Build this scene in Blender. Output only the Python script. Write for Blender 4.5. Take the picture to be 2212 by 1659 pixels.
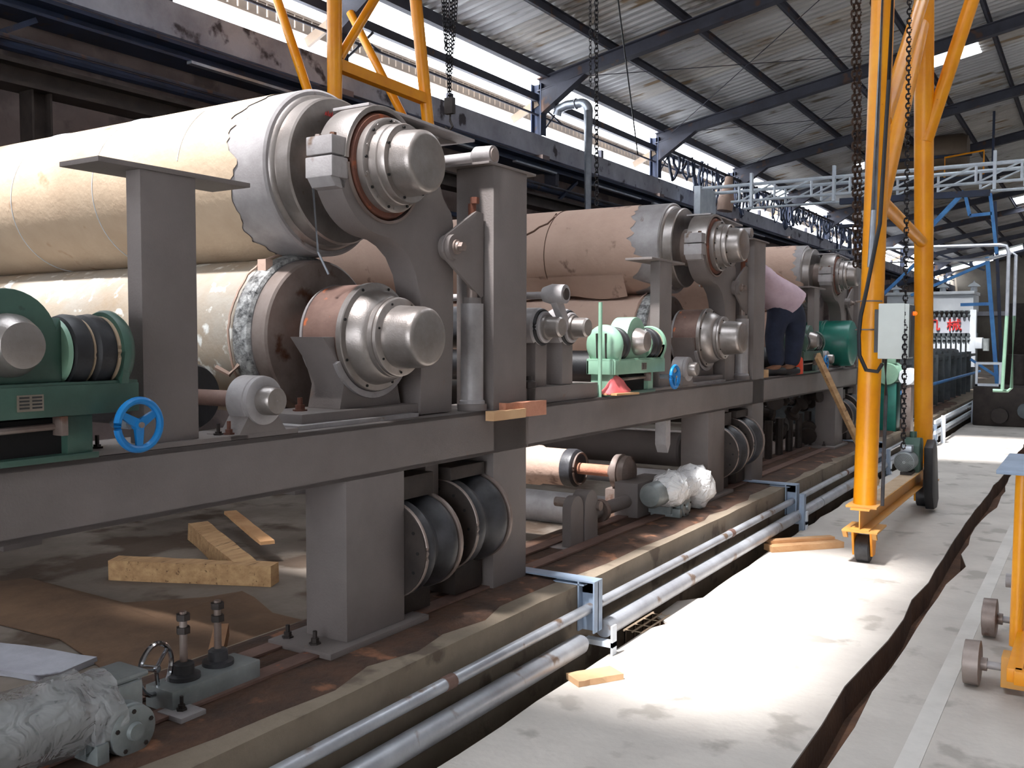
import bpy, bmesh, math, random
from mathutils import Vector, Matrix
import mathutils.noise as mnoise

S = bpy.context.scene
COL = S.collection
for o in list(bpy.data.objects):
    bpy.data.objects.remove(o, do_unlink=True)
R = math.radians
PI = math.pi
RND = random.Random(7)

# ------------------------------------------------------------------ camera
CAMZ = 1.6
yaw, pitch, roll = R(32.10), R(2.8545), R(-0.131)
fw = Vector((-math.sin(yaw) * math.cos(pitch), math.cos(yaw) * math.cos(pitch), -math.sin(pitch)))
rt = Vector((math.cos(yaw), math.sin(yaw), 0))
dn = fw.cross(rt)
r2 = rt * math.cos(roll) + dn * math.sin(roll)
d2 = -rt * math.sin(roll) + dn * math.cos(roll)
cd = bpy.data.cameras.new('camera')
cam = bpy.data.objects.new('camera', cd)
COL.objects.link(cam)
mw = Matrix((( r2.x, -d2.x, -fw.x, 0), (r2.y, -d2.y, -fw.y, 0), (r2.z, -d2.z, -fw.z, CAMZ), (0, 0, 0, 1)))
cam.matrix_world = mw
cd.sensor_width = 36.0
cd.lens = 2021.0 / 2212.0 * 36.0
cd.clip_end = 300
S.camera = cam

# ------------------------------------------------------------------ world, sun, exposure
W = bpy.data.worlds.new('world'); S.world = W
W.use_nodes = True
bg = W.node_tree.nodes['Background']
bg.inputs[0].default_value = (0.90, 0.94, 1.0, 1)
bg.inputs[1].default_value = 8.0
sd = bpy.data.lights.new('sun', 'SUN')
sd.energy = 17.0
sd.angle = R(5.0)
sd.color = (1.0, 0.95, 0.92)
sun = bpy.data.objects.new('sun', sd)
COL.objects.link(sun)
sdir = Vector((0.10, 0.42, -0.90)).normalized()
sun.rotation_euler = sdir.to_track_quat('-Z', 'Y').to_euler()
sun.location = (-6, 0, 20)
S.view_settings.view_transform = 'Standard'
S.view_settings.look = 'None'
S.view_settings.gamma = 1.0
S.view_settings.use_curve_mapping = False
S.view_settings.exposure = 0.0
S.cycles.max_bounces = 10
S.cycles.diffuse_bounces = 6
S.cycles.glossy_bounces = 4
S.cycles.transparent_max_bounces = 8
S.cycles.use_denoising = True
S.cycles.sample_clamp_indirect = 12

# ------------------------------------------------------------------ materials
def lin(c):
    c = c / 255.0
    return c / 12.92 if c <= 0.04045 else ((c + 0.055) / 1.055) ** 2.4

def rgb(r, g, b):
    return (lin(r), lin(g), lin(b), 1)

MATS = {}
def mat(name, c1, c2=None, scale=4.0, rough=0.6, metal=0.0, bump=0.0, bscale=60.0, spots=None, detail=6, stretch=None, cov=0.62, trans=0.0, alpha=1.0, emit=None):
    m = bpy.data.materials.new(name)
    m.use_nodes = True
    nt = m.node_tree; N = nt.nodes; L = nt.links
    p = N['Principled BSDF']
    p.inputs['Roughness'].default_value = rough
    p.inputs['Metallic'].default_value = metal
    tc = N.new('ShaderNodeTexCoord')
    mp = N.new('ShaderNodeMapping')
    L.new(tc.outputs['Object'], mp.inputs[0])
    if stretch: mp.inputs['Scale'].default_value = stretch
    no = N.new('ShaderNodeTexNoise')
    no.inputs['Scale'].default_value = scale
    no.inputs['Detail'].default_value = detail
    no.inputs['Roughness'].default_value = 0.65
    L.new(mp.outputs[0], no.inputs['Vector'])
    mx = N.new('ShaderNodeMix'); mx.data_type = 'RGBA'
    c2 = c2 or tuple(list(x * 0.82 for x in c1[:3]) + [1])
    mx.inputs[6].default_value = c1; mx.inputs[7].default_value = c2
    cr = N.new('ShaderNodeValToRGB')
    cr.color_ramp.elements[0].position = 0.35; cr.color_ramp.elements[1].position = 0.68
    L.new(no.outputs['Fac'], cr.inputs[0])
    L.new(cr.outputs[0], mx.inputs[0])
    out = mx.outputs[2]
    if spots:
        sc, ssc = spots
        n2 = N.new('ShaderNodeTexNoise'); n2.inputs['Scale'].default_value = ssc; n2.inputs['Detail'].default_value = 8
        L.new(mp.outputs[0], n2.inputs['Vector'])
        c3 = N.new('ShaderNodeValToRGB'); c3.color_ramp.elements[0].position = cov; c3.color_ramp.elements[1].position = cov + 0.07
        L.new(n2.outputs['Fac'], c3.inputs[0])
        m2 = N.new('ShaderNodeMix'); m2.data_type = 'RGBA'
        L.new(c3.outputs[0], m2.inputs[0]); L.new(out, m2.inputs[6]); m2.inputs[7].default_value = sc
        out = m2.outputs[2]
    L.new(out, p.inputs['Base Color'])
    if bump:
        nb = N.new('ShaderNodeTexNoise'); nb.inputs['Scale'].default_value = bscale; nb.inputs['Detail'].default_value = 4
        L.new(mp.outputs[0], nb.inputs['Vector'])
        b = N.new('ShaderNodeBump'); b.inputs['Strength'].default_value = bump; b.inputs['Distance'].default_value = 0.01
        L.new(nb.outputs['Fac'], b.inputs['Height']); L.new(b.outputs[0], p.inputs['Normal'])
    if trans: p.inputs['Transmission Weight'].default_value = trans
    if alpha < 1: p.inputs['Alpha'].default_value = alpha
    if emit:
        p.inputs['Emission Color'].default_value = emit[0]; p.inputs['Emission Strength'].default_value = emit[1]
    MATS[name] = m
    return m

mat('frame_grey', rgb(116, 108, 105), rgb(102, 95, 92), 2.0, 0.62, 0, 0.15, 120, (rgb(112, 92, 80), 9.0), cov=0.70)
mat('silver_paint', rgb(162, 155, 151), rgb(132, 125, 121), 5.0, 0.36, 0.75, 0.08, 160, (rgb(110, 80, 62), 14.0), cov=0.70)
mat('silver_flat', rgb(164, 160, 160), rgb(138, 133, 133), 6.0, 0.5, 0.2, 0.1, 100, (rgb(110, 92, 80), 9.0), cov=0.66)
mat('machined', rgb(150, 138, 132), rgb(116, 100, 92), 4.0, 0.48, 0.45, 0.05, 80, (rgb(96, 62, 44), 6.0), cov=0.60)
mat('rust', rgb(112, 66, 48), rgb(72, 42, 34), 7.0, 0.75, 0.1, 0.2, 60, (rgb(150, 78, 44), 8.0), cov=0.60)
mat('rust_dull', rgb(124, 98, 88), rgb(96, 72, 64), 5.0, 0.6, 0.2, 0.1, 60, (rgb(184, 100, 60), 12.0), cov=0.66)
mat('kraft', rgb(190, 170, 146), rgb(172, 150, 126), 1.6, 0.78, 0, 0.25, 40, (rgb(150, 118, 90), 5.0), cov=0.66)
mat('kraft_pink', rgb(192, 164, 148), rgb(176, 148, 132), 1.6, 0.8, 0, 0.35, 30, (rgb(126, 102, 92), 6.0), cov=0.63)
mat('kraft_grey', rgb(166, 160, 150), rgb(158, 138, 114), 2.2, 0.6, 0, 0.25, 50, (rgb(224, 224, 218), 12.0), cov=0.58)
mat('brown_gap', rgb(92, 66, 52), rgb(62, 42, 32), 6.0, 0.9)
mat('plastic_band', rgb(180, 180, 178), rgb(24, 26, 30), 30.0, 0.3, 0.0, 0.6, 60)
mat('black_rubber', rgb(34, 34, 38), rgb(22, 22, 24), 8.0, 0.5, 0, 0.1, 90)
mat('rubber_grey', rgb(62, 62, 66), rgb(34, 34, 36), 8.0, 0.45, 0, 0.1, 60)
mat('dark_steel', rgb(60, 52, 48), rgb(38, 32, 30), 6.0, 0.6, 0.3, 0.1, 60)
mat('dark_hole', rgb(20, 18, 18), rgb(14, 12, 12), 6.0, 0.9)
mat('green_paint', rgb(66, 96, 84), rgb(48, 74, 64), 3.0, 0.42, 0, 0.05, 60, (rgb(30, 38, 32), 9.0), cov=0.68)
mat('green_pale', rgb(140, 176, 152), rgb(112, 150, 128), 3.0, 0.45, 0, 0.05, 60, (rgb(60, 80, 66), 9.0), cov=0.70)
mat('teal', rgb(22, 112, 98), rgb(14, 84, 74), 3.0, 0.35)
mat('blue_gloss', rgb(24, 128, 196), rgb(18, 104, 172), 4.0, 0.3)
mat('blue_light', rgb(70, 140, 200), rgb(44, 104, 170), 4.0, 0.5)
mat('blue_steel', rgb(40, 52, 78), rgb(28, 36, 52), 2.0, 0.6, 0, 0.1, 40, (rgb(60, 48, 44), 6.0), cov=0.62)
mat('rafter_steel', rgb(64, 66, 78), rgb(44, 44, 54), 2.0, 0.65, 0, 0.1, 40, (rgb(84, 62, 52), 4.0), cov=0.60)
mat('yellow', rgb(236, 158, 16), rgb(222, 138, 10), 3.0, 0.38, 0, 0.04, 60, (rgb(160, 96, 20), 14.0), cov=0.74)
mat('yellow_dusty', rgb(206, 146, 60), rgb(196, 150, 92), 3.0, 0.6, 0, 0.04, 60, (rgb(140, 84, 24), 14.0), cov=0.72)
mat('dusty_top', rgb(196, 174, 148), rgb(176, 150, 120), 8.0, 0.85)
mat('galvanised', rgb(176, 182, 190), rgb(140, 146, 156), 6.0, 0.34, 0.6)
mat('white_metal', rgb(224, 232, 240), rgb(196, 206, 218), 4.0, 0.4, 0.1)
mat('pipe_grey', rgb(178, 182, 188), rgb(148, 150, 156), 4.0, 0.34, 0.35, 0.05, 60, (rgb(116, 96, 80), 7.0), cov=0.62)
mat('bracket_blue', rgb(150, 166, 186), rgb(128, 144, 164), 5.0, 0.5, 0.1)
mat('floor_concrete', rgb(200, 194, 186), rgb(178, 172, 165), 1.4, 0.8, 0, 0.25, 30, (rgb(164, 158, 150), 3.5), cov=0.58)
mat('floor_strip', rgb(214, 210, 204), rgb(196, 192, 186), 3.0, 0.75)
mat('curb_concrete', rgb(132, 120, 104), rgb(110, 98, 84), 2.2, 0.9, 0, 0.5, 22, (rgb(92, 80, 68), 4.0), cov=0.58)
mat('gutter', rgb(112, 98, 80), rgb(74, 62, 50), 3.0, 0.95, 0, 0.5, 22)
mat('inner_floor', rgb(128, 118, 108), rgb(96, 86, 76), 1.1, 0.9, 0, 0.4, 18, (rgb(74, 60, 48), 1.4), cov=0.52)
mat('oily_dirt', rgb(84, 58, 42), rgb(48, 34, 26), 5.0, 0.85, 0, 0.8, 26, (rgb(124, 84, 60), 6.0), cov=0.60)
mat('board_brown', rgb(112, 86, 64), rgb(84, 64, 48), 2.0, 0.9, 0, 0.2, 30)
mat('earth', rgb(104, 74, 54), rgb(70, 48, 36), 4.0, 0.95, 0, 0.7, 30)
mat('wall_render', rgb(132, 118, 114), rgb(104, 92, 90), 1.2, 0.92, 0, 0.3, 20, (rgb(94, 84, 82), 1.8), cov=0.56)
mat('ring_beam', rgb(176, 178, 186), rgb(140, 140, 148), 1.4, 0.85, 0, 0.25, 25, (rgb(70, 66, 70), 3.0), cov=0.60)
mat('far_wall', rgb(124, 118, 108), rgb(96, 90, 84), 0.4, 0.9)
mat('roof_sheet', rgb(206, 206, 206), rgb(176, 176, 178), 0.9, 0.5, 0.15, 0, 60, (rgb(120, 110, 98), 3.0), stretch=(0.25, 1, 1), cov=0.60)
mat('roof_sheet_warm', rgb(200, 196, 190), rgb(166, 162, 158), 0.8, 0.5, 0.15, 0, 60, (rgb(140, 120, 96), 4.0), stretch=(0.25, 1, 1), cov=0.58)
mat('timber', rgb(196, 160, 116), rgb(160, 122, 84), 3.0, 0.85, 0, 0.3, 60, (rgb(110, 82, 56), 7.0), stretch=(6, 1, 6), cov=0.62)
mat('timber_red', rgb(196, 138, 112), rgb(160, 106, 84), 3.0, 0.85, 0, 0.3, 60)
mat('timber_orange', rgb(206, 164, 120), rgb(180, 134, 90), 3.0, 0.85, 0, 0.3, 60)
mat('cardboard', rgb(150, 112, 82), rgb(116, 84, 60), 2.0, 0.9, 0, 0.2, 30)
mat('cardboard_light', rgb(206, 170, 130), rgb(190, 150, 112), 3.0, 0.9)
mat('chain_rust', rgb(78, 58, 46), rgb(50, 36, 30), 10.0, 0.7, 0.3)
mat('chain_black', rgb(40, 38, 42), rgb(26, 24, 28), 10.0, 0.6, 0.3)
mat('box_grey', rgb(196, 202, 198), rgb(186, 192, 188), 3.0, 0.5)
mat('orange_lamp', rgb(255, 110, 10), rgb(255, 100, 5), 3.0, 0.3, emit=(rgb(255, 96, 8), 1.2))
mat('cable_black', rgb(34, 34, 38), rgb(24, 24, 28), 3.0, 0.5)
mat('red_cloth', rgb(226, 120, 120), rgb(206, 92, 96), 6.0, 0.9)
mat('orange_cloth', rgb(220, 74, 30), rgb(190, 50, 20), 6.0, 0.9)
mat('chrome', rgb(200, 202, 206), rgb(170, 172, 178), 4.0, 0.12, 1.0)
mat('valve_grey', rgb(150, 156, 156), rgb(120, 126, 126), 5.0, 0.42, 0.3)
mat('hood_white', rgb(206, 212, 216), rgb(184, 190, 196), 2.0, 0.5)
mat('sign_panel', rgb(172, 176, 184), rgb(164, 168, 176), 2.0, 0.5)
mat('sign_red', rgb(206, 48, 48), rgb(190, 38, 40), 2.0, 0.6)
mat('shirt', rgb(196, 174, 184), rgb(176, 154, 164), 8.0, 0.9)
mat('jeans', rgb(36, 44, 66), rgb(24, 30, 46), 8.0, 0.9)
mat('skin', rgb(132, 92, 68), rgb(120, 82, 60), 8.0, 0.6)
mat('hair', rgb(26, 22, 20), rgb(18, 16, 14), 8.0, 0.7)
mat('nameplate', rgb(150, 140, 128), rgb(120, 112, 102), 8.0, 0.4, 0.6)
mat('nameplate_text', rgb(40, 40, 40), rgb(36, 36, 36), 8.0, 0.5)
mat('duct', rgb(128, 112, 96), rgb(98, 86, 76), 1.0, 0.5, 0.4, 0.1, 10)
mat('brick_pink', rgb(186, 128, 104), rgb(160, 106, 86), 4.0, 0.9)
mat('lamp_white', rgb(250, 250, 250), rgb(250, 250, 250), 4.0, 0.5, emit=((1, 1, 1, 1), 2.0))
mat('dryer_dark', rgb(96, 104, 108), rgb(56, 60, 62), 2.0, 0.6, 0.2)

def sheet_clear():
    m = bpy.data.materials.new('translucent_sheet'); m.use_nodes = True
    nt = m.node_tree; N = nt.nodes; L = nt.links
    N.remove(N['Principled BSDF'])
    t = N.new('ShaderNodeBsdfTransparent'); t.inputs[0].default_value = (0.95, 0.97, 1, 1)
    tr = N.new('ShaderNodeBsdfTranslucent'); tr.inputs[0].default_value = (0.9, 0.93, 0.95, 1)
    mx = N.new('ShaderNodeMixShader'); mx.inputs[0].default_value = 0.25
    L.new(t.outputs[0], mx.inputs[1]); L.new(tr.outputs[0], mx.inputs[2])
    L.new(mx.outputs[0], N['Material Output'].inputs[0])
    MATS['translucent_sheet'] = m
sheet_clear()

def wrap_film(nm, al, c):
    m = bpy.data.materials.new(nm); m.use_nodes = True
    nt = m.node_tree; N = nt.nodes; L = nt.links
    p = N['Principled BSDF']
    p.inputs['Base Color'].default_value = (c, c, c, 1)
    p.inputs['Roughness'].default_value = 0.16
    n = N.new('ShaderNodeTexNoise'); n.inputs['Scale'].default_value = 14; n.inputs['Distortion'].default_value = 1.5
    tc = N.new('ShaderNodeTexCoord'); L.new(tc.outputs['Object'], n.inputs['Vector'])
    b = N.new('ShaderNodeBump'); b.inputs['Strength'].default_value = 1.0; b.inputs['Distance'].default_value = 0.03
    L.new(n.outputs['Fac'], b.inputs['Height']); L.new(b.outputs[0], p.inputs['Normal'])
    p.inputs['Alpha'].default_value = al
    MATS[nm] = m
wrap_film('plastic_film', .45, .5)
wrap_film('film_painted_lit', .85, .85)  # base colour whitened to stand in for sunlight on the wrapped actuator

# ------------------------------------------------------------------ mesh helpers
def frame_of(d):
    d = d.normalized()
    a = Vector((0, 0, 1)) if abs(d.z) < 0.95 else Vector((1, 0, 0))
    u = d.cross(a).normalized(); v = u.cross(d).normalized()
    return u, v

class MB:
    def __init__(s):
        s.v = []; s.f = []
    def add(s, vs, fs):
        n = len(s.v); s.v += [tuple(x) for x in vs]; s.f += [tuple(i + n for i in f) for f in fs]; return s
    def box(s, x0, x1, y0, y1, z0, z1):
        vs = [(x0, y0, z0), (x1, y0, z0), (x1, y1, z0), (x0, y1, z0), (x0, y0, z1), (x1, y0, z1), (x1, y1, z1), (x0, y1, z1)]
        return s.add(vs, [(0, 3, 2, 1), (4, 5, 6, 7), (0, 1, 5, 4), (1, 2, 6, 5), (2, 3, 7, 6), (3, 0, 4, 7)])
    def obox(s, p0, p1, w, h, up=None):
        # bar of section w x h from p0 to p1; h along up
        p0 = Vector(p0); p1 = Vector(p1); d = (p1 - p0).normalized()
        up = Vector(up) if up else (Vector((0, 0, 1)) if abs(d.z) < 0.9 else Vector((0, 1, 0)))
        u = d.cross(up).normalized(); v = u.cross(d).normalized()
        vs = []
        for p in (p0, p1):
            for a, b in ((-1, -1), (1, -1), (1, 1), (-1, 1)):
                vs.append(p + u * a * w / 2 + v * b * h / 2)
        return s.add(vs, [(3, 2, 1, 0), (4, 5, 6, 7), (0, 1, 5, 4), (1, 2, 6, 5), (2, 3, 7, 6), (3, 0, 4, 7)])
    def lathe(s, p0, d, prof, seg=40, a0=0.0, a1=2 * PI):
        # prof: list of (distance along d, radius); radius 0 closes
        p0 = Vector(p0); d = Vector(d).normalized(); u, v = frame_of(d)
        full = abs(a1 - a0 - 2 * PI) < 1e-6
        n = seg if full else seg + 1
        base = len(s.v); rows = []
        for t, r in prof:
            if r <= 1e-6:
                rows.append([len(s.v)]); s.v.append(tuple(p0 + d * t))
            else:
                row = []
                for i in range(n):
                    a = a0 + (a1 - a0) * i / seg
                    row.append(len(s.v)); s.v.append(tuple(p0 + d * t + (u * math.cos(a) + v * math.sin(a)) * r))
                rows.append(row)
        for A, B in zip(rows, rows[1:]):
            m = seg
            for i in range(m):
                j = (i + 1) % n if full else i + 1
                if len(A) == 1 and len(B) == 1: continue
                if len(A) == 1: s.f.append((A[0], B[j], B[i]))
                elif len(B) == 1: s.f.append((A[i], A[j], B[0]))
                else: s.f.append((A[i], A[j], B[j], B[i]))
        return s
    def cyl(s, p0, p1, r, seg=20, r1=None, cap=True):
        p0 = Vector(p0); p1 = Vector(p1); L = (p1 - p0).length; r1 = r if r1 is None else r1
        prof = [(0, r), (L, r1)]
        if cap: prof = [(0, 0)] + prof + [(L, 0)]
        return s.lathe(p0, p1 - p0, prof, seg)
    def tube(s, pts, r, seg=10, closed=False):
        pts = [Vector(p) for p in pts]; n = len(pts); rows = []
        u = None
        for i, p in enumerate(pts):
            if closed: t = pts[(i + 1) % n] - pts[i - 1]
            else: t = pts[min(i + 1, n - 1)] - pts[max(i - 1, 0)]
            t = t.normalized()
            if u is None: u, v = frame_of(t)
            else:
                u = (u - t * u.dot(t)).normalized(); v = t.cross(u)
            row = []
            for k in range(seg):
                a = 2 * PI * k / seg
                row.append(len(s.v)); s.v.append(tuple(p + (u * math.cos(a) + v * math.sin(a)) * r))
            rows.append(row)
        m = n if closed else n - 1
        for i in range(m):
            A = rows[i]; B = rows[(i + 1) % n]
            for k in range(seg):
                s.f.append((A[k], A[(k + 1) % seg], B[(k + 1) % seg], B[k]))
        if not closed:
            s.f.append(tuple(reversed(rows[0]))); s.f.append(tuple(rows[-1]))
        return s
    def torus(s, c, d, Rr, r, seg=28, rs=8, sx=1.0):
        c = Vector(c); u, v = frame_of(Vector(d))
        pts = [c + u * math.cos(2 * PI * i / seg) * Rr * sx + v * math.sin(2 * PI * i / seg) * Rr for i in range(seg)]
        return s.tube(pts, r, rs, True)
    def prism(s, outline, axis, a, b):
        # outline: 2D points in the plane normal to axis ('x': (y,z), 'y': (x,z), 'z': (x,y))
        def mk(p, t):
            return {'x': (t, p[0], p[1]), 'y': (p[0], t, p[1]), 'z': (p[0], p[1], t)}[axis]
        n = len(outline)
        vs = [mk(p, a) for p in outline] + [mk(p, b) for p in outline]
        fs = [tuple(range(n)), tuple(range(2 * n - 1, n - 1, -1))]
        fs += [(i, i + n, (i + 1) % n + n, (i + 1) % n) for i in range(n)]
        return s.add(vs, fs)
    def hexnut(s, c, d, r, h):
        return s.lathe(c, d, [(0, 0), (0, r), (h, r), (h, 0)], 6)
    def build(s, name, m, parent=None, smooth=True, bevel=0.0, angle=35):
        me = bpy.data.meshes.new(name)
        off = Vector((0, 0, 0))
        q = parent
        while q is not None:
            off += q.location; q = q.parent
        me.from_pydata([(x - off.x, y - off.y, z - off.z) for x, y, z in s.v], [], s.f)
        bm = bmesh.new(); bm.from_mesh(me)
        bmesh.ops.recalc_face_normals(bm, faces=bm.faces)
        if bevel:
            es = [e for e in bm.edges if len(e.link_faces) == 2 and e.calc_face_angle(0) > R(50)]
            bmesh.ops.bevel(bm, geom=es, offset=bevel, segments=2, profile=0.6, affect='EDGES', clamp_overlap=True)
        bm.to_mesh(me); bm.free()
        if smooth:
            me.polygons.foreach_set('use_smooth', [True] * len(me.polygons))
            me.set_sharp_from_angle(angle=R(angle))
        if isinstance(m, str): m = MATS[m]
        me.materials.append(m)
        o = bpy.data.objects.new(name, me)
        COL.objects.link(o)
        if parent is not None: o.parent = parent
        return o

def thing(name, label, cat, loc=(0, 0, 0), group=None):
    o = bpy.data.objects.new(name, None); COL.objects.link(o)
    o.location = loc; o['label'] = label; o['category'] = cat
    o.empty_display_size = 0.1
    if group: o['group'] = group
    return o
def struct(name, loc=(0, 0, 0)):
    o = bpy.data.objects.new(name, None); COL.objects.link(o); o.location = loc; o['kind'] = 'structure'
    return o
def tag(o, label, cat, group=None):
    # a thing that is one mesh: its origin is moved to the base of the mesh
    o['label'] = label; o['category'] = cat
    if group: o['group'] = group
    me = o.data
    xs = [v.co for v in me.vertices]
    c = Vector(((min(p.x for p in xs) + max(p.x for p in xs)) / 2, (min(p.y for p in xs) + max(p.y for p in xs)) / 2, min(p.z for p in xs)))
    if o.parent is None:
        for v in me.vertices: v.co -= c
        o.location = c
    return o
def copy_tree(o, dy, label=None, dx=0, dz=0):
    c = o.copy(); COL.objects.link(c)
    c.location = o.location + Vector((dx, dy, dz))
    if label: c['label'] = label
    for ch in list(o.children):
        k = ch.copy(); COL.objects.link(k); k.parent = c
        for g in list(ch.children):
            h = g.copy(); COL.objects.link(h); h.parent = k
    return c

# ================================================================== THE HALL
Y0, Y1 = -9.0, 74.0
XL, XR = -9.0, 15.0
def roofz(x):                       # purlin underside plane of the left slope
    return 6.42 + 0.19 * (x + 8.85) if x <= 3 else 6.42 + 0.19 * (11.85) - 0.19 * (x - 3)

def jag(pts, step, amp, seed):
    r = random.Random(seed); out = []
    for (xa, ya), (xb, yb) in zip(pts, pts[1:]):
        n = max(1, int(abs(yb - ya) / step))
        for i in range(n):
            t = i / n
            out.append((xa + (xb - xa) * t + r.uniform(-amp, amp), ya + (yb - ya) * t))
    out.append(pts[-1]); return out

floor = struct('floor')
gl = jag([(-0.94, Y0), (-0.94, 3.4), (-0.94, 4.4), (-0.90, 5.2), (-0.93, 6.1), (-0.91, 6.6), (-0.95, 9.3), (-0.92, 12.8), (-0.93, 20), (-0.93, Y1)], 0.35, 0.012, 3)
gr = jag([(-0.80, Y0), (-0.81, 3.5), (-0.83, 4.4), (-0.81, 5.5), (-0.80, 6.6), (-0.74, 7.2), (-0.82, 7.6), (-0.84, 9.1), (-0.78, 9.9), (-0.83, 12.1), (-0.83, 20), (-0.82, Y1)], 0.35, 0.014, 4)
ge = jag([(-2.06, Y0), (-2.05, 4.7), (-2.0, 4.85), (-2.12, 4.95), (-2.12, 5.3), (-2.03, 5.45), (-2.06, 7), (-2.05, Y1)], 0.3, 0.012, 5)
MB().prism(ge + gl[::-1], 'z', -0.5, 0.0).build('aisle_slab', 'floor_concrete', floor, smooth=False)
MB().prism(gr + [(XR, Y1), (XR, Y0)], 'z', -0.5, 0.0).build('right_slab', 'floor_concrete', floor, smooth=False)
MB().box(-1.0, -0.7, Y0, Y1, -0.5, -0.16).build('groove_bottom', 'earth', floor, smooth=False)
MB().box(-2.3, -1.9, Y0, Y1, -0.6, -0.42).build('gutter_bottom', 'gutter', floor, smooth=False)
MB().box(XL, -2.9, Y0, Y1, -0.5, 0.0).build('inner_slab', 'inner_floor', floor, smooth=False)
MB().box(-0.605, -0.525, 3.2, 9.0, -0.005, 0.003).build('rail_strip', 'floor_strip', floor, smooth=False)
def side_wall(pts, dx, z0, z1, name):
    b = MB(); vs = []
    for x, y in pts: vs += [(x + dx, y, z0), (x + dx, y, z1)]
    b.add(vs, [(2 * i, 2 * i + 2, 2 * i + 3, 2 * i + 1) for i in range(len(pts) - 1)]); b.build(name, 'earth', floor, smooth=False)
side_wall(gl, .003, -.16, -.004, 'groove_side'); side_wall(gr, -.003, -.16, -.004, 'groove_side'); side_wall(ge, -.003, -.42, -.012, 'gutter_side')

curb = struct('trim_1')
top = jag([(-2.2, Y0), (-2.2, Y1)], 0.22, 0.006, 8)
MB().prism([(p[0], p[1]) for p in top] + [(-2.95, Y1), (-2.95, Y0)], 'z', -0.5, 0.35).build('concrete_curb', 'curb_concrete', curb, smooth=False)
n = 90; r = random.Random(4); b = MB(); rows = []
for i in range(n + 1):
    y = -2 + 22.0 * i / n; row = []
    for (x, z) in ((-2.30 + r.uniform(-.035, .045), .3505), (-2.34, .358 + r.random() * .004), (-2.60, .357 + r.random() * .006), (-2.88, .358 + r.random() * .004), (-2.94, .3505)):
        row.append(len(b.v)); b.v.append((x, y + r.uniform(-.03, .03), z))
    rows.append(row)
for A, B in zip(rows, rows[1:]):
    for k in range(4): b.f.append((A[k], A[k + 1], B[k + 1], B[k]))
b.build('dirt_layer', 'oily_dirt', curb)

# left wall
wl = struct('wall_left')
MB().box(-9.3, -9.0, Y0, Y1, 0, 4.98).build('wall_face', 'wall_render', wl, smooth=False)
MB().box(-9.32, -8.93, Y0, Y1, 4.98, 5.36).build('ring_beam', 'ring_beam', wl, smooth=False)
COLY = [15.24 + 5.44 * n for n in range(-4, 11)]
wins = struct('window_1')
MB().box(-9.06, -8.98, Y0, Y1, 5.99, 6.12).build('eave_beam', 'rafter_steel', wins, smooth=False)
MB().cyl((-9.0, Y0, 5.74), (-9.0, Y1, 5.74), 0.022, 8).build('window_rail', 'rafter_steel', wins)
b = MB()
b.box(-9.68, -9.62, Y0, Y1, 6.08, 6.12); b.box(-9.66, -9.60, Y0, Y1, 5.86, 5.89)
y = 2.0
while y < 45:
    b.box(-9.655, -9.63, y, y + 0.14, 5.88, 6.09); y += 0.17
o = b.build('awning_slats', MATS['duct'], wins, smooth=False); o['kind'] = 'stuff'
for i, y in enumerate(COLY):
    MB().box(-9.06, -8.82, y - .13, y + .13, 0, 4.98).build('pilaster', 'wall_render', wl, smooth=False)
    c = MB()
    c.box(-9.10, -9.08, y - .1, y + .1, 5.36, 6.3); c.box(-8.90, -8.88, y - .1, y + .1, 5.36, 6.3); c.box(-9.09, -8.89, y - .008, y + .008, 5.36, 6.3)
    c.build('column', 'blue_steel', wl, smooth=False)
    h = MB()
    h.prism([(-8.88, 5.75), (-8.88, 6.16), (-7.95, 6.36)], 'y', y - .09, y + .09)
    h.build('haunch', 'rafter_steel', wl, smooth=False)
    a = MB(); a.obox((-9.0, y, 5.98), (-9.55, y - .02, 5.72), .05, .14)
    a.build('awning_bracket', 'duct', wl, smooth=False)
    d = MB(); d.cyl((-9.0, y + .1, 5.4), (-9.0, y + .75, 5.98), .02, 6); d.cyl((-9.0, y + .1, 5.95), (-9.0, y + .95, 5.74), .02, 6)
    d.build('column_brace', 'rafter_steel', wl)
    MB().box(-9.09, -9.01, y - .05 + 2.7, y + .05 + 2.7, 5.36, 5.55).build('stub', 'rafter_steel', wl, smooth=False)

# services running along the left wall
def run(name, m, z0, z1, x0, x1, label, cat, y0=Y0, y1=Y1):
    return tag(MB().box(x0, x1, y0, y1, z0, z1).build(name, m, smooth=False), label, cat)
t = thing('crane_rail', 'dark steel crane rail girder bolted along the left wall just below its concrete ring beam', 'girder', (-8.7, 20, 4.82))
b = MB(); b.box(-8.93, -8.55, Y0, Y1, 4.76, 4.80); b.box(-8.93, -8.55, Y0, Y1, 4.62, 4.65); b.box(-8.75, -8.73, Y0, Y1, 4.64, 4.77)
b.build('girder', 'blue_steel', t, smooth=False)
for y in COLY: MB().box(-8.9, -8.58, y - .06, y + .06, 4.4, 4.62).build('corbel', 'rafter_steel', t, smooth=False)
tag(MB().cyl((-8.76, Y0 + .1, 4.33), (-8.76, 45, 4.33), .05, 10).build('blue_pipe', 'blue_steel'), 'thick dark blue pipe running the length of the left wall under the crane rail', 'pipe')
t = thing('cable_tray', 'pale broken strip of cable tray hanging under the crane rail on the left wall', 'cable tray', (-8.5, 14, 4.57))
for a, c in ((6.9, 8.9), (9.3, 12.4), (13.6, 15.0), (16.5, 18.7), (19.4, 22.4), (23.2, 27.5)):
    MB().box(-8.53, -8.45, a, c, 4.57, 4.60).build('tray_length', 'galvanised', t, smooth=False)
t = thing('walkway_girder', 'heavy dark girder with posts in front of the left wall at half height', 'girder', (-8.5, 10, 0))
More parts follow.
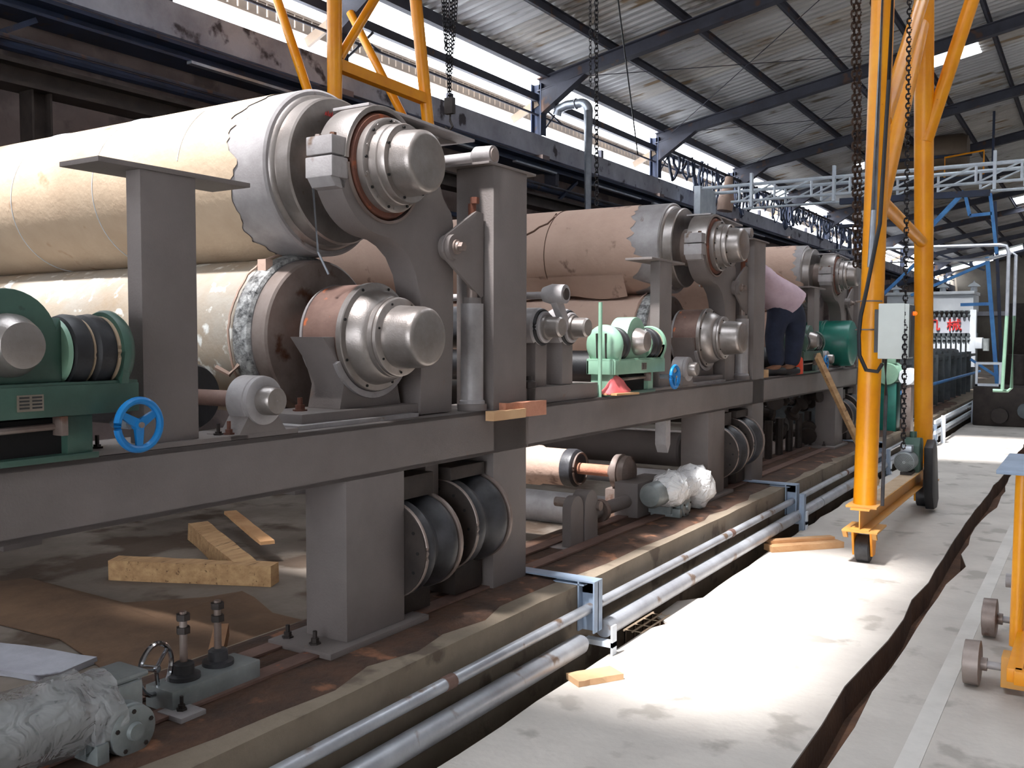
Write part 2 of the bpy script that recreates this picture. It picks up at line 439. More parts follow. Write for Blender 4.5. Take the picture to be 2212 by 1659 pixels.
b = MB(); b.box(-8.6, -8.3, Y0 + .1, 26, 3.86, 3.90); b.box(-8.6, -8.3, Y0 + .1, 26, 4.05, 4.09); b.box(-8.46, -8.43, Y0 + .1, 26, 3.9, 4.06)
b.build('girder', 'dark_steel', t, smooth=False)
for y in (5.12, 10.5, 15.9, 21.4):
    b = MB(); b.box(-8.55, -8.35, y - .1, y - .08, 0, 3.87); b.box(-8.55, -8.35, y + .08, y + .1, 0, 3.87); b.box(-8.46, -8.44, y - .08, y + .08, 0, 3.87)
    b.build('post', 'dark_steel', t, smooth=False)
tag(MB().cyl((-8.5, Y0 + .1, 4.33), (-8.5, 30, 4.33), .022, 8).build('thin_pipe', 'rafter_steel'), 'thin dark pipe above the heavy girder on the left wall', 'pipe')
tag(MB().cyl((-8.75, 8, 3.55), (-8.75, 40, 3.55), .04, 8).build('service_pipe', 'blue_steel'), 'dark blue service pipe behind the second pair of rolls, low on the left wall', 'pipe')
b = MB()
for y in COLY[2:9]: b.obox((-8.66, y - .1, 4.0), (-8.66, y + .9, 4.60), .06, .05)
tag(b.build('knee_braces', 'blue_steel'), 'row of slanting dark blue knee braces against the left wall', 'brace')['kind'] = 'stuff'

# other walls
wr = struct('wall_right')
MB().box(XR, XR + .3, Y0, Y1, 0, 6.1).build('wall_face', 'wall_render', wr, smooth=False)
for n in range(-1, 11): MB().box(XR, XR + .3, 4.36 + 5.44 * n - .15 , 4.36 + 5.44 * n + .15, 6.1, 6.5).build('column', 'blue_steel', wr, smooth=False)
we = struct('wall_end')
MB().box(XL - .3, XR + .3, Y1, Y1 + .3, 0, 9).build('wall_face', 'far_wall', we, smooth=False)
MB().box(XL, XR, Y1 - .1, Y1, 3.2, 3.5).build('wall_band', 'ring_beam', we, smooth=False)
wb = struct('wall_back')
bb = MB(); bb.box(XL - .3, -5.5, Y0 - .3, Y0, 0, 9); bb.box(3.5, XR + .3, Y0 - .3, Y0, 0, 9); bb.box(-5.5, 3.5, Y0 - .3, Y0, 4.6, 9)
bb.build('wall_face', 'wall_render', wb, smooth=False)

# roof
ceil = struct('ceiling')
SW = 1.088
def corr(b, x0, x1, y0, w, dz, tilt):
    n = 5; prof = []
    p = w / n
    for i in range(n):
        a = y0 + i * p
        prof += [(a, 0), (a + p * .28, 0), (a + p * .42, .052), (a + p * .80, .052), (a + p * .94, 0)]
    prof.append((y0 + w + .06, -.004))
    vs = []; fs = []
    for x in (x0, x1):
        for (y, z) in prof: vs.append((x, y, roofz(x) + .16 + z + dz + tilt * (y - y0)))
    m = len(prof)
    for i in range(m - 1): fs.append((i, i + 1, i + 1 + m, i + m))
    b.add(vs, fs)
def sky(y):
    ym = y + SW / 2
    if int((y + 20) / SW) % 4 == 0: return sky_(ym) + [(.5, 2.7)]  # extra skylight row, out of view, added to brighten the aisle floor
    return sky_(ym)
def sky_(ym):
    if 0.1 < ym < 3.5: return [(-5.6, -1.95)]
    if 10.2 < ym < 13.4: return [(-3.0, 0.4)]
    if 22.2 < ym < 23.3: return [(-4.25, -2.35)]
    if 30.2 < ym < 31.4 or 38.6 < ym < 39.8: return [(-6.6, -4.9)]
    if 46 < ym < 48.5: return [(-3.4, -.7)]
    return []
y = Y0 - 0.688; i = 0
rr = random.Random(11)
ss = []
while y < Y1:
    cuts = sky(y)
    spans = []; x = -8.93
    for a, c in cuts:
        spans.append((x, a, 0)); spans.append((a, c, 1)); x = c
    spans.append((x, 3.0, 0))
    dz = rr.uniform(0, .002); tl = 0
    for a, c, k in spans:
        b = MB(); corr(b, a - (.04 if k else 0), c + (.04 if k else 0), y, SW, dz + (.012 if k else 0), tl)
        nm = 'skylight_sheet' if k else 'roof_sheet'
        b.build(nm, 'translucent_sheet' if k else ('roof_sheet' if rr.random() < .65 else 'roof_sheet_warm'), ceil, smooth=False)
    y += SW; i += 1
b = MB(); b.add([(3, Y0, roofz(3) + .16), (XR + .6, Y0, roofz(XR + .6) + .16), (XR + .6, Y1, roofz(XR + .6) + .16), (3, Y1, roofz(3) + .16)], [(0, 1, 2, 3)])
b.build('far_slope', 'roof_sheet', ceil, smooth=False)
px = -8.85
while px < 3:
    z = roofz(px)
    b = MB(); b.box(px - .03, px + .03, Y0, Y1, z, z + .012); b.box(px - .03, px + .03, Y0, Y1, z + .145, z + .157); b.box(px - .03, px - .018, Y0, Y1, z, z + .157)
    if px < -8.8: b.box(px - .03, px + .09, Y0, Y1, z - .02, z + .157)
    b.build('purlin', 'rafter_steel', ceil, smooth=False)
    px += 1.37
for y in [4.36 + 5.44 * n for n in range(-2, 13)]:
    b = MB()
    def zz(x, o): return (x, roofz(x) + o)
    for (o0, o1, w) in ((-.245, -.225, .09), (-.02, 0, .09), (-.23, -.015, .008)):
        b.prism([zz(-8.98, o0), zz(3, o0), zz(3, o1), zz(-8.98, o1)], 'y', y - w, y + w)
    b.build('rafter', 'rafter_steel', ceil, smooth=False)
for (a, c) in ((15.24, 20.68), (20.68, 26.12)):
    for (x0, x1) in ((-8.6, -3.2), (-3.2, -8.6)):
        MB().cyl((x0, a, roofz(x0) - .1), (x1, c, roofz(x1) - .1), .008, 5).build('sag_rod', 'rafter_steel', ceil)

# ================================================================== THE PRESS
PER = 4.04
XF = -2.5
NSEC = 3

def bolt(b, x, y, z, r=.018, h=.02):
    b.lathe((x, y, z), (0, 0, 1), [(0, 0), (0, r * 1.5), (.006, r * 1.5), (.006, r), (h, r), (h, r * .55), (h + .028, r * .55), (h + .028, 0)], 6)
def disc_bolts(b, x, yc, zc, rad, n, r=.006, ph=0.3):
    for i in range(n):
        a = ph + 2 * PI * i / n
        b.lathe((x - .002, yc + rad * math.cos(a), zc + rad * math.sin(a)), (1, 0, 0), [(0, 0), (0, r), (.006, r), (.006, 0)], 6)

# ---- one section of the frame: side beam, column, tall post, both base plates
def frame_section(far=False):
    t = thing('press_section', 'grey painted steel press frame nearest the camera, under the two largest rolls', 'machine frame', (-2.6, 2.1, 0.35))
    s = 1
    b = MB()
    y0, y1 = 0.105, 4.135
    b.box(-2.52, XF, y0, y1, 1.03, 1.245); b.box(-2.9, -2.88, y0, y1, 1.03, 1.245)
    b.box(-2.9, XF, y0, y1, 1.225, 1.245); b.box(-2.9, XF, y0, y1, 1.03, 1.05)
    b.box(-2.52, XF, y1, y1 + .008, 1.03, 1.24)
    b.build('side_beam', 'frame_grey', t, bevel=.003)
    b = MB(); b.box(-2.72, XF, 2.756, 3.12, .385, 1.03)
    b.build('column', 'frame_grey', t, bevel=.003)
    b = MB(); b.box(-2.80, -2.46, 2.62, 3.24, .36, .385)
    b.build('base_plate', 'frame_grey', t, bevel=.003)
    for yy in (2.68,):
        for xx in (-2.75, -2.60):
            b = MB(); bolt(b, xx, yy, .385, .016, .024); b.build('anchor_bolt', 'dark_steel', t)
    b = MB(); b.box(-2.72, XF, 3.815, 4.125, .36, 2.43)
    b.build('tall_post', 'frame_grey', t, bevel=.003)
    b = MB(); b.box(-2.78, -2.49, 3.76, 4.2, 2.43, 2.442)
    b.build('post_cap', 'frame_grey', t, bevel=.002)
    b = MB(); b.box(-2.71, -2.515, 2.80, 3.05, 1.0, 1.032)
    b.build('shim_block', 'dark_hole', t, smooth=False)
    return t

# ---- T shaped stand
def t_stand():
    t = thing('stand', 'grey T-shaped stand with a flat top plate nearest the camera', 'stand', (-2.55, 1.97, 1.245))
    b = MB(); b.box(-2.595, -2.525, 1.86, 2.07, 1.262, 2.118)
    b.build('upright', 'frame_grey', t, bevel=.003)
    b = MB(); b.box(-2.715, -2.52, 1.715, 2.30, 2.118, 2.134)
    b.build('top_plate', 'frame_grey', t, bevel=.002)
    b = MB(); b.box(-2.72, -2.50, 1.62, 2.26, 1.246, 1.262)
    b.build('foot_plate', 'frame_grey', t, bevel=.002)
    for yy in (1.72, 2.18):
        b = MB(); bolt(b, -2.56, yy, 1.262, .012, .012); b.build('bolt', 'dark_steel', t)
    return t

# ---- rolls
def torn_wrap(b, yc, zc, x0, x1, r, seed, amp, seg=110, step=.0):
    rr = random.Random(seed)
    prof = []
    for i in range(seg):
        a = 2 * PI * i / seg
        v = mnoise.noise(Vector((math.cos(a) * 2.4, math.sin(a) * 2.4, seed * 3.3))) * amp * 1.6 + mnoise.noise(Vector((math.cos(a) * 9, math.sin(a) * 9, seed))) * amp * .55 + rr.uniform(-1, 1) * amp * .05
        prof.append(v)
    n = 14
    base = len(b.v)
    for j in range(n + 1):
        t = j / n
        for i in range(seg):
            a = 2 * PI * i / seg
            x = x0 - prof[i] * max(0, 1 - t * 3) if j else x0 - prof[i]
            xx = x + (x1 - x0) * t if j else x
            rad = r + .0015 * mnoise.noise(Vector((math.cos(a) * 5, math.sin(a) * 5, xx * 3)))
            b.v.append((xx, yc + rad * math.cos(a), zc + rad * math.sin(a)))
    for j in range(n):
        for i in range(seg):
            k = (i + 1) % seg
            b.f.append((base + j * seg + i, base + j * seg + k, base + (j + 1) * seg + k, base + (j + 1) * seg + i))

def seam_ring(b, yc, zc, x, r, tilt, a0=0, a1=2 * PI, w=.004, jit=0):
    n = 60; pts = []
    for i in range(n + 1):
        a = a0 + (a1 - a0) * i / n
        pts.append((x + tilt * math.sin(a + .6) + jit * mnoise.noise(Vector((a * 6, x, 0))), yc + r * math.cos(a), zc + r * math.sin(a)))
    b.tube(pts, w, 5)

YC, ZU, ZLO = 3.10, 2.32, 1.60
def upper_roll(variant):
    t = thing('press_roll', 'large upper roll wrapped in pale brown paper, nearest the camera', 'roll', (-4.8, YC, ZU - .366))
    b = MB(); b.lathe((-2.92, YC, ZU), (-1, 0, 0), [(0, 0), (0, .352), (.008, .362), (3.7, .362), (3.7, 0)], 90)
    b.build('shell', 'silver_flat', t)
    b = MB(); torn_wrap(b, YC, ZU, -3.13, -6.55, .3665, 3 + variant, .10 if variant == 0 else .12)
    b.build('paper_wrap', 'kraft' if variant == 0 else 'kraft_pink', t)
    b = MB()
    if variant == 0:
        for (sx_, tl_, a_, c_) in ((-4.05, .03, 0, 2 * PI), (-4.72, .05, 0, 2 * PI), (-3.45, .01, 2.2, 3.0)):
            b = MB(); seam_ring(b, YC, ZU, sx_, .368, tl_, a_, c_, w=.0025); b.build('wrap_seam', 'hood_white', t)
    else:
        seam_ring(b, YC, ZU, -3.92, .3685, .03, w=.0035); b.build('wrap_seam', 'brown_gap', t)
        b = MB()
        path = [(-3.93, 118), (-3.92, 130), (-3.95, 141), (-4.02, 146), (-4.06, 152), (-4.14, 158), (-4.22, 160), (-4.30, 166), (-4.45, 168), (-4.6, 174)]
        b.tube([(x, YC + .366 * math.cos(R(a)), ZU + .366 * math.sin(R(a))) for x, a in path], .010, 6)
        b.build('wrap_tear', 'brown_gap', t)
        b = MB()   # loose sheet of paper hanging below the roll
        n = 16; vs = []; fs = []
        for i in range(n + 1):
            x = -3.25 - 1.9 * i / n
            for j in range(4):
                d = j / 3
                vs.append((x, YC - .30 + .10 * d, ZU - .215 - .17 * d - .02 * math.sin(i * .9) * d))
        for i in range(n):
            for j in range(3): fs.append((i * 4 + j, i * 4 + j + 1, i * 4 + j + 5, i * 4 + j + 4))
        b.add(vs, fs); b.build('loose_paper', 'kraft_pink', t)
    # head disc, journal, bearing, caps
    b = MB(); b.lathe((-2.92, YC, ZU), (1, 0, 0), [(-.02, .345), (0, .338), (.014, .325), (.016, .318), (.085, .316), (.092, .308), (.092, .20), (.092, 0)], 80)
    b.build('head_disc', 'silver_paint', t)
    if variant == 0:
        b = MB()
        for k in range(4):
            y = 3.00 + .013 * k
            b.tube([(-2.826, y, 2.545), (-2.826, y + .006, 2.56 + .006 * (k % 2)), (-2.826, y + .011, 2.546)], .0016, 5)
        b.build('red_mark', 'sign_red', t)['kind'] = 'stuff'
    b = MB(); b.lathe((-2.84, YC, ZU), (1, 0, 0), [(0, .15), (.12, .15), (.3, .145), (.3, 0)], 40)
    b.build('journal', 'machined', t)
    b = MB(); b.lathe((-2.60, YC, ZU), (1, 0, 0), [(-.06, .226), (.0, .226), (.03, .212), (.032, .0)], 64)
    b.build('bearing_outer_ring', 'rust', t)
    b = MB(); b.lathe((-2.565, YC, ZU), (1, 0, 0), [(-.02, .192), (.012, .196), (.03, .196), (.034, .190), (.034, .168), (.072, .166), (.076, .160), (.078, .158), (.080, .164), (.105, .164), (.112, .160), (.112, 0)], 64)
    disc_bolts(b, -2.531, YC, ZU, .180, 10)
    b.build('bearing_cover', 'silver_paint', t)
    b = MB(); disc_bolts(b, -2.529, YC, ZU, .181, 9, .0065); disc_bolts(b, -2.451, YC, ZU, .147, 7, .006, .9)
    b.build('bolt_holes', 'dark_hole', t)['kind'] = 'stuff'
    b = MB(); b.lathe((-2.453, YC, ZU), (1, 0, 0), [(-.01, .136), (0, .136), (.075, .130), (.092, .126), (.101, .118), (.104, .106), (.104, 0)], 64)
    b.build('end_cap', 'silver_paint', t)
    # drive side stub
    b = MB(); b.lathe((-6.62, YC, ZU), (-1, 0, 0), [(0, 0), (0, .32), (.09, .31), (.09, .15), (.45, .14), (.45, 0)], 40)
    b.build('journal', 'machined', t)
    return t

def lower_roll(variant):
    t = thing('press_roll', 'large lower roll of the nearest pair, stained grey wrapping, on the pedestal bearing', 'roll', (-4.8, YC, ZLO - .36))
    r = .348
    b = MB(); b.lathe((-3.02, YC, ZLO), (-1, 0, 0), [(0, 0), (0, r - .01), (.01, r), (3.6, r), (3.6, 0)], 90)
    b.build('shell', 'silver_flat', t)
    b = MB(); torn_wrap(b, YC, ZLO, -3.10, -6.55, r + .006, 9 + variant, .018)
    b.build('paper_wrap', 'kraft_grey' if variant == 0 else 'kraft_pink', t)
    b = MB(); n = 96
    b.lathe((-3.085, YC, ZLO), (1, 0, 0), [(-.04, r + .004), (-.03, r + .018), (-.01, r + .023), (.02, r + .022), (.05, r + .014), (.06, r)], 90)
    b.build('plastic_band', 'plastic_band', t)
    b = MB(); pts = []
    for i in range(80):
        a = 2 * PI * i / 80
        rad = r + .027 + .006 * mnoise.noise(Vector((a * 7, 0, variant)))
        pts.append((-3.128 + .012 * mnoise.noise(Vector((a * 5, 3, 0))), YC + rad * math.cos(a), ZLO + rad * math.sin(a)))
    b.tube(pts, .006, 6, True)
    if variant == 0:
        b.box(-3.10, -3.05, YC - .235, YC - .195, ZLO + .285, ZLO + .335)
        b.tube([(-3.1, YC - .345, ZLO - .12), (-3.12, YC - .38, ZLO - .16), (-3.18, YC - .40, ZLO - .13)], .012, 6)
    b.build('band_tie', 'kraft_pink', t)
    b = MB(); b.lathe((-3.02, YC, ZLO), (1, 0, 0), [(-.01, r - .006), (.0, r - .004), (.068, r - .008), (.076, r - .018), (.076, 0)], 80)
    b.build('head_disc', 'machined', t)
    b = MB(); b.lathe((-2.95, YC, ZLO), (1, 0, 0), [(0, .14), (.2, .14), (.2, 0)], 40)
    b.build('journal', 'rust_dull', t)
    b = MB(); b.lathe((-2.86, YC, ZLO), (1, 0, 0), [(0, 0), (0, .215), (.012, .224), (.022, .226), (.215, .226), (.215, 0)], 72)
    b.build('bearing_drum', 'rust_dull', t)
    b = MB(); b.lathe((-2.868, YC, ZLO), (1, 0, 0), [(0, .20), (0, .222), (.02, .229), (.024, .20)], 72)
    b.build('drum_rim', 'silver_flat', t)
    b = MB(); b.lathe((-2.65, YC, ZLO), (1, 0, 0), [(-.004, .20), (-.004, .233), (.020, .233), (.024, .229), (.026, .205), (.060, .198), (.088, .182), (.104, .168), (.106, .164), (.110, .170), (.132, .170), (.134, .164), (.137, .168), (.150, .166), (.154, .160), (.154, 0)], 72)
    b.build('bearing_cover', 'silver_paint', t)
    b = MB(); disc_bolts(b, -2.625, YC, ZLO, .218, 8, .0065, .45); disc_bolts(b, -2.496, YC, ZLO, .149, 7, .0055, .2)
    b.build('bolt_holes', 'dark_hole', t)['kind'] = 'stuff'
    b = MB(); b.lathe((-2.497, YC, ZLO), (1, 0, 0), [(-.004, .134), (0, .134), (.118, .127), (.138, .122), (.147, .114), (.150, .102), (.150, 0)], 64)
    b.build('end_cap', 'silver_paint', t)
    b = MB(); b.lathe((-6.62, YC, ZLO), (-1, 0, 0), [(0, 0), (0, .3), (.09, .29), (.09, .15), (.45, .14), (.45, 0)], 40)
    b.build('journal', 'machined', t)
    return t

def arc(yc, zc, r, a0, a1, n=14):
    return [(yc + r * math.cos(R(a0 + (a1 - a0) * i / n)), zc + r * math.sin(R(a0 + (a1 - a0) * i / n))) for i in range(n + 1)]

def pedestal():
    t = thing('bearing_pedestal', 'grey cast pedestal cradling the lower bearing of the nearest roll pair', 'pedestal', (-2.7, YC, 1.245))
    b = MB()
    out = [(2.90, 1.30), (2.925, 1.40), (2.885, 1.50), (2.80, 1.60), (2.872, 1.60)] + arc(YC, ZLO, .228, 180, 360, 24)[1:-1] + [(3.328, 1.60), (3.40, 1.60), (3.315, 1.50), (3.275, 1.40), (3.30, 1.30)]
    b.prism(out, 'x', -2.845, -2.662)
    b.build('cradle', 'frame_grey', t, bevel=.004)
    b = MB()
    out = arc(YC, ZLO, .262, 205, 335, 20) + arc(YC, ZLO, .236, 335, 205, 20)
    b.prism(out, 'x', -2.665, -2.645); b.build('cradle_rim', 'silver_flat', t)
    b = MB(); b.box(-2.88, -2.60, 2.62, 3.57, 1.262, 1.30)
    b.build('base_plate', 'frame_grey', t, bevel=.004)
    b = MB(); b.box(-2.86, -2.56, 2.56, 3.30, 1.246, 1.262); b.build('shim_plate', 'silver_flat', t, smooth=False)
    for yy in (2.75, 3.44):
        b = MB(); bolt(b, -2.74, yy, 1.30, .020, .026); b.build('hold_down_bolt', 'rust', t)
    return t

def lever_arm():
    t = thing('roll_support', 'goose-necked grey steel arm carrying the upper bearing of the nearest roll pair', 'lever arm', (-2.55, 3.4, 1.0))
    # outer outline of arm, seen along x
    o = []
    o += [(2.835, 2.32)]
    o += arc(YC, ZU, .292, 197, 262, 10)
    o += [(3.14, 2.022), (3.20, 2.00), (3.265, 1.955), (3.315, 1.88), (3.345, 1.78), (3.355, 1.68), (3.345, 1.25), (3.585, 1.25), (3.60, 1.66), (3.60, 2.13), (3.585, 2.18), (3.53, 2.23), (3.495, 2.30), (3.485, 2.40), (3.485, 2.515), (3.36, 2.515)]
    o += arc(YC, ZU, .245, 32, 0, 6)
    inner = arc(YC, ZU, .232, 0, -180, 26)
    o += inner
    b = MB(); b.prism(o, 'x', -2.72, -2.585)
    b.build('arm_plate', 'frame_grey', t, bevel=.004)
    b = MB(); b.prism(arc(YC, ZU, .240, 184, 340, 26) + arc(YC, ZU, .228, 340, 184, 26), 'x', -2.60, -2.575)
    b.build('inner_lip', 'machined', t)
    # cap over the bearing
    b = MB(); b.prism(arc(YC, ZU, .252, 0, 180, 30) + arc(YC, ZU, .229, 180, 0, 30), 'x', -2.735, -2.575)
    b.build('bearing_cap', 'silver_paint', t, bevel=.005)
    b = MB(); b.box(-2.72, -2.58, 2.775, 2.862, 2.325, 2.40); b.box(-2.722, -2.578, 2.772, 2.868, 2.235, 2.318)
    b.prism([(2.772, 2.237), (2.868, 2.237), (2.855, 2.19), (2.80, 2.20)], 'x', -2.715, -2.585)
    b.build('cap_lug', 'silver_flat', t, bevel=.006)
    for xx in (-2.69, -2.61):
        b = MB(); b.hexnut((xx, 2.815, 2.40), (0, 0, 1), .014, .014); b.build('lug_bolt', 'machined', t)
    b = MB(); b.prism([(3.02, 2.575), (3.30, 2.575), (3.80, 2.560), (3.80, 2.548), (3.30, 2.562), (3.02, 2.562)], 'x', -2.80, -2.60)
    b.build('top_plate', 'silver_flat', t, bevel=.002)
    b = MB(); b.prism([(3.30, 2.50), (3.55, 2.50), (3.78, 2.548), (3.30, 2.562)], 'x', -2.71, -2.69); b.build('top_gusset', 'frame_grey', t)
    # lower lever between the two bellows
    b = MB(); b.box(-2.70, -2.60, 3.40, 3.50, .52, 1.248)
    b.build('lower_lever', 'frame_grey', t, bevel=.003)
    return t

def jack():
    t = thing('lift_jack', 'grey screw jack with a pivot bracket beside the tall post nearest the camera', 'jack', (-2.6, 3.74, 1.245))
    xo = -2.575
    b = MB(); b.lathe((xo, 3.74, 1.262), (0, 0, 1), [(0, 0), (0, .062), (.03, .062), (.035, .055), (.50, .055), (.50, .0)], 32)
    b.build('cylinder', 'silver_flat', t)
    b = MB(); b.lathe((xo, 3.74, 1.246), (0, 0, 1), [(0, 0), (0, .072), (.03, .072), (.034, .06), (.034, 0)], 32); b.build('foot_ring', 'frame_grey', t)
    b = MB(); b.cyl((xo, 3.74, 1.76), (xo, 3.74, 2.12), .026, 16); b.build('piston_rod', 'machined', t)
    b = MB(); b.cyl((xo, 3.74, 1.755), (xo, 3.74, 1.79), .045, 20); b.build('gland', 'frame_grey', t)
    b = MB(); b.prism([(3.50, 2.07), (3.47, 2.03), (3.47, 1.99), (3.50, 1.955), (3.78, 1.79), (3.80, 1.80), (3.80, 2.20), (3.74, 2.205)], 'x', -2.565, -2.548)
    b.build('pivot_bracket', 'frame_grey', t, bevel=.003)
    b = MB(); b.lathe((-2.585, 3.535, 2.015), (1, 0, 0), [(0, .0), (0, .058), (.062, .058), (.062, .0)], 32); b.build('pivot_boss', 'frame_grey', t)
    b = MB(); b.lathe((-2.53, 3.535, 2.015), (1, 0, 0), [(0, .0), (0, .034), (.018, .034), (.020, .026), (.03, .024), (.03, 0)], 20)
    b.hexnut((-2.50, 3.535, 2.015), (1, 0, 0), .022, .022)
    b.build('pivot_nut', 'machined', t)
    b = MB(); b.hexnut((-2.56, 3.74, 2.24), (0, 0, 1), .022, .03); b.cyl((xo, 3.74, 2.12), (xo, 3.74, 2.24), .02, 12); b.build('rod_end', 'rust', t)
    return t

def bellows():
    t = thing('air_bellows', 'pair of dark rubber air bellows with bolted rings between column and post, nearest', 'air bellows', (-2.6, 3.45, .5))
    zb = .70
    for (y0, y1, zb) in ((3.122, 3.398, .68), (3.502, 3.812, .72)):
        m = (y1 - y0); xx = -2.60; rr = .215
        b = MB(); b.lathe((xx, y0, zb), (0, 1, 0), [(0, 0), (0, rr * .98), (.012, rr * .98), (.012, 0)], 48); b.build('end_plate', 'dark_steel', t)
        b = MB(); b.lathe((xx, y1, zb), (0, -1, 0), [(0, 0), (0, rr), (.018, rr), (.022, rr * .93), (.022, 0)], 48); b.build('end_plate', 'machined', t)
        b = MB(); b.lathe((xx, y0 + .012, zb), (0, 1, 0), [(0, .14), (.01, rr * .9), (m * .12, rr * .99), (m * .2, rr * 1.0), (m * .24, rr * .97), (m * .27, rr * .86), (m * .42, rr * .80), (m * .5, rr * .78), (m * .55, rr * .82), (m * .68, rr * .97), (m * .78, rr * 1.0), (m * .86, rr * .96), (m * .92, rr * .85)], 56)
        b.build('rubber_bellow', 'rubber_grey', t)
        b = MB(); b.torus((xx, y0 + m * .25, zb), (0, 1, 0), rr * .93, .010, 48, 8); b.build('clamp_ring', 'machined', t)
        b = MB(); b.torus((xx, y0 + .016, zb), (0, 1, 0), rr * .97, .009, 48, 8); b.build('clamp_ring', 'machined', t)
        b = MB()
        for i in range(12):
            a = 2 * PI * i / 12
            b.lathe((xx + .17 * math.cos(a), y0 - .003, zb + .17 * math.sin(a)), (0, 1, 0), [(0, 0), (0, .008), (.006, .008)], 6)
        b.build('bolt_holes', 'dark_hole', t)['kind'] = 'stuff'
        b = MB(); b.box(-2.70, -2.53, y0 + .02 if y0 < 3.3 else y0 - .0, y1 - .03, zb + rr + .0, .995); b.build('hanger', 'dark_steel', t, bevel=.003)
        b = MB(); b.box(-2.70, -2.55, y0 + .06, y1 - .03, .38, zb - rr + .015); b.build('lower_bracket', 'dark_steel', t, bevel=.003)
    return t

def small_bearing():
    t = thing('roll_bearing', 'small grey drum-shaped bearing beside the nearest T-shaped stand', 'bearing', (-2.55, 2.33, 1.245))
    yc, zc = 2.33, 1.375
    b = MB(); b.lathe((-2.60, yc, zc), (1, 0, 0), [(0, 0), (0, .082), (.006, .088), (.085, .088), (.088, .084), (.092, .088), (.108, .086), (.112, .080), (.112, .06), (.112, 0)], 44)
    b.build('housing', 'silver_flat', t)
    b = MB(); b.lathe((-2.49, yc, zc), (1, 0, 0), [(0, .052), (.052, .050), (.060, .044), (.060, .005), (.056, 0)], 36)
    b.build('end_cap', 'silver_paint', t)
    b = MB(); b.prism([(yc - .11, 1.262), (yc + .11, 1.262), (yc + .06, zc - .04), (yc - .06, zc - .04)], 'x', -2.60, -2.50)
    b.build('foot', 'frame_grey', t, bevel=.003)
    b = MB(); b.box(-2.62, -2.50, yc - .15, yc + .17, 1.246, 1.264); b.build('foot_plate', 'frame_grey', t, bevel=.002)
    b = MB(); bolt(b, -2.53, yc - .13, 1.264, .013, .018); b.build('foot_bolt', 'rust', t)
    return t

def small_roll(dy):
    t = thing('guide_roll', 'thin guide roll with a black rubber end behind the nearest T-shaped stand', 'roll', (-4.6, 2.33 + dy, 1.26))
    yc, zc = 2.33 + dy, 1.375
    b = MB(); b.cyl((-2.60, yc, zc), (-3.0, yc, zc), .03, 16); b.build('shaft', 'rust_dull', t)
    b = MB(); b.lathe((-2.86, yc, zc), (-1, 0, 0), [(0, 0), (0, .115), (.02, .125), (3.6, .125), (3.6, 0)], 40); b.build('roll_body', 'black_rubber', t)
    return t

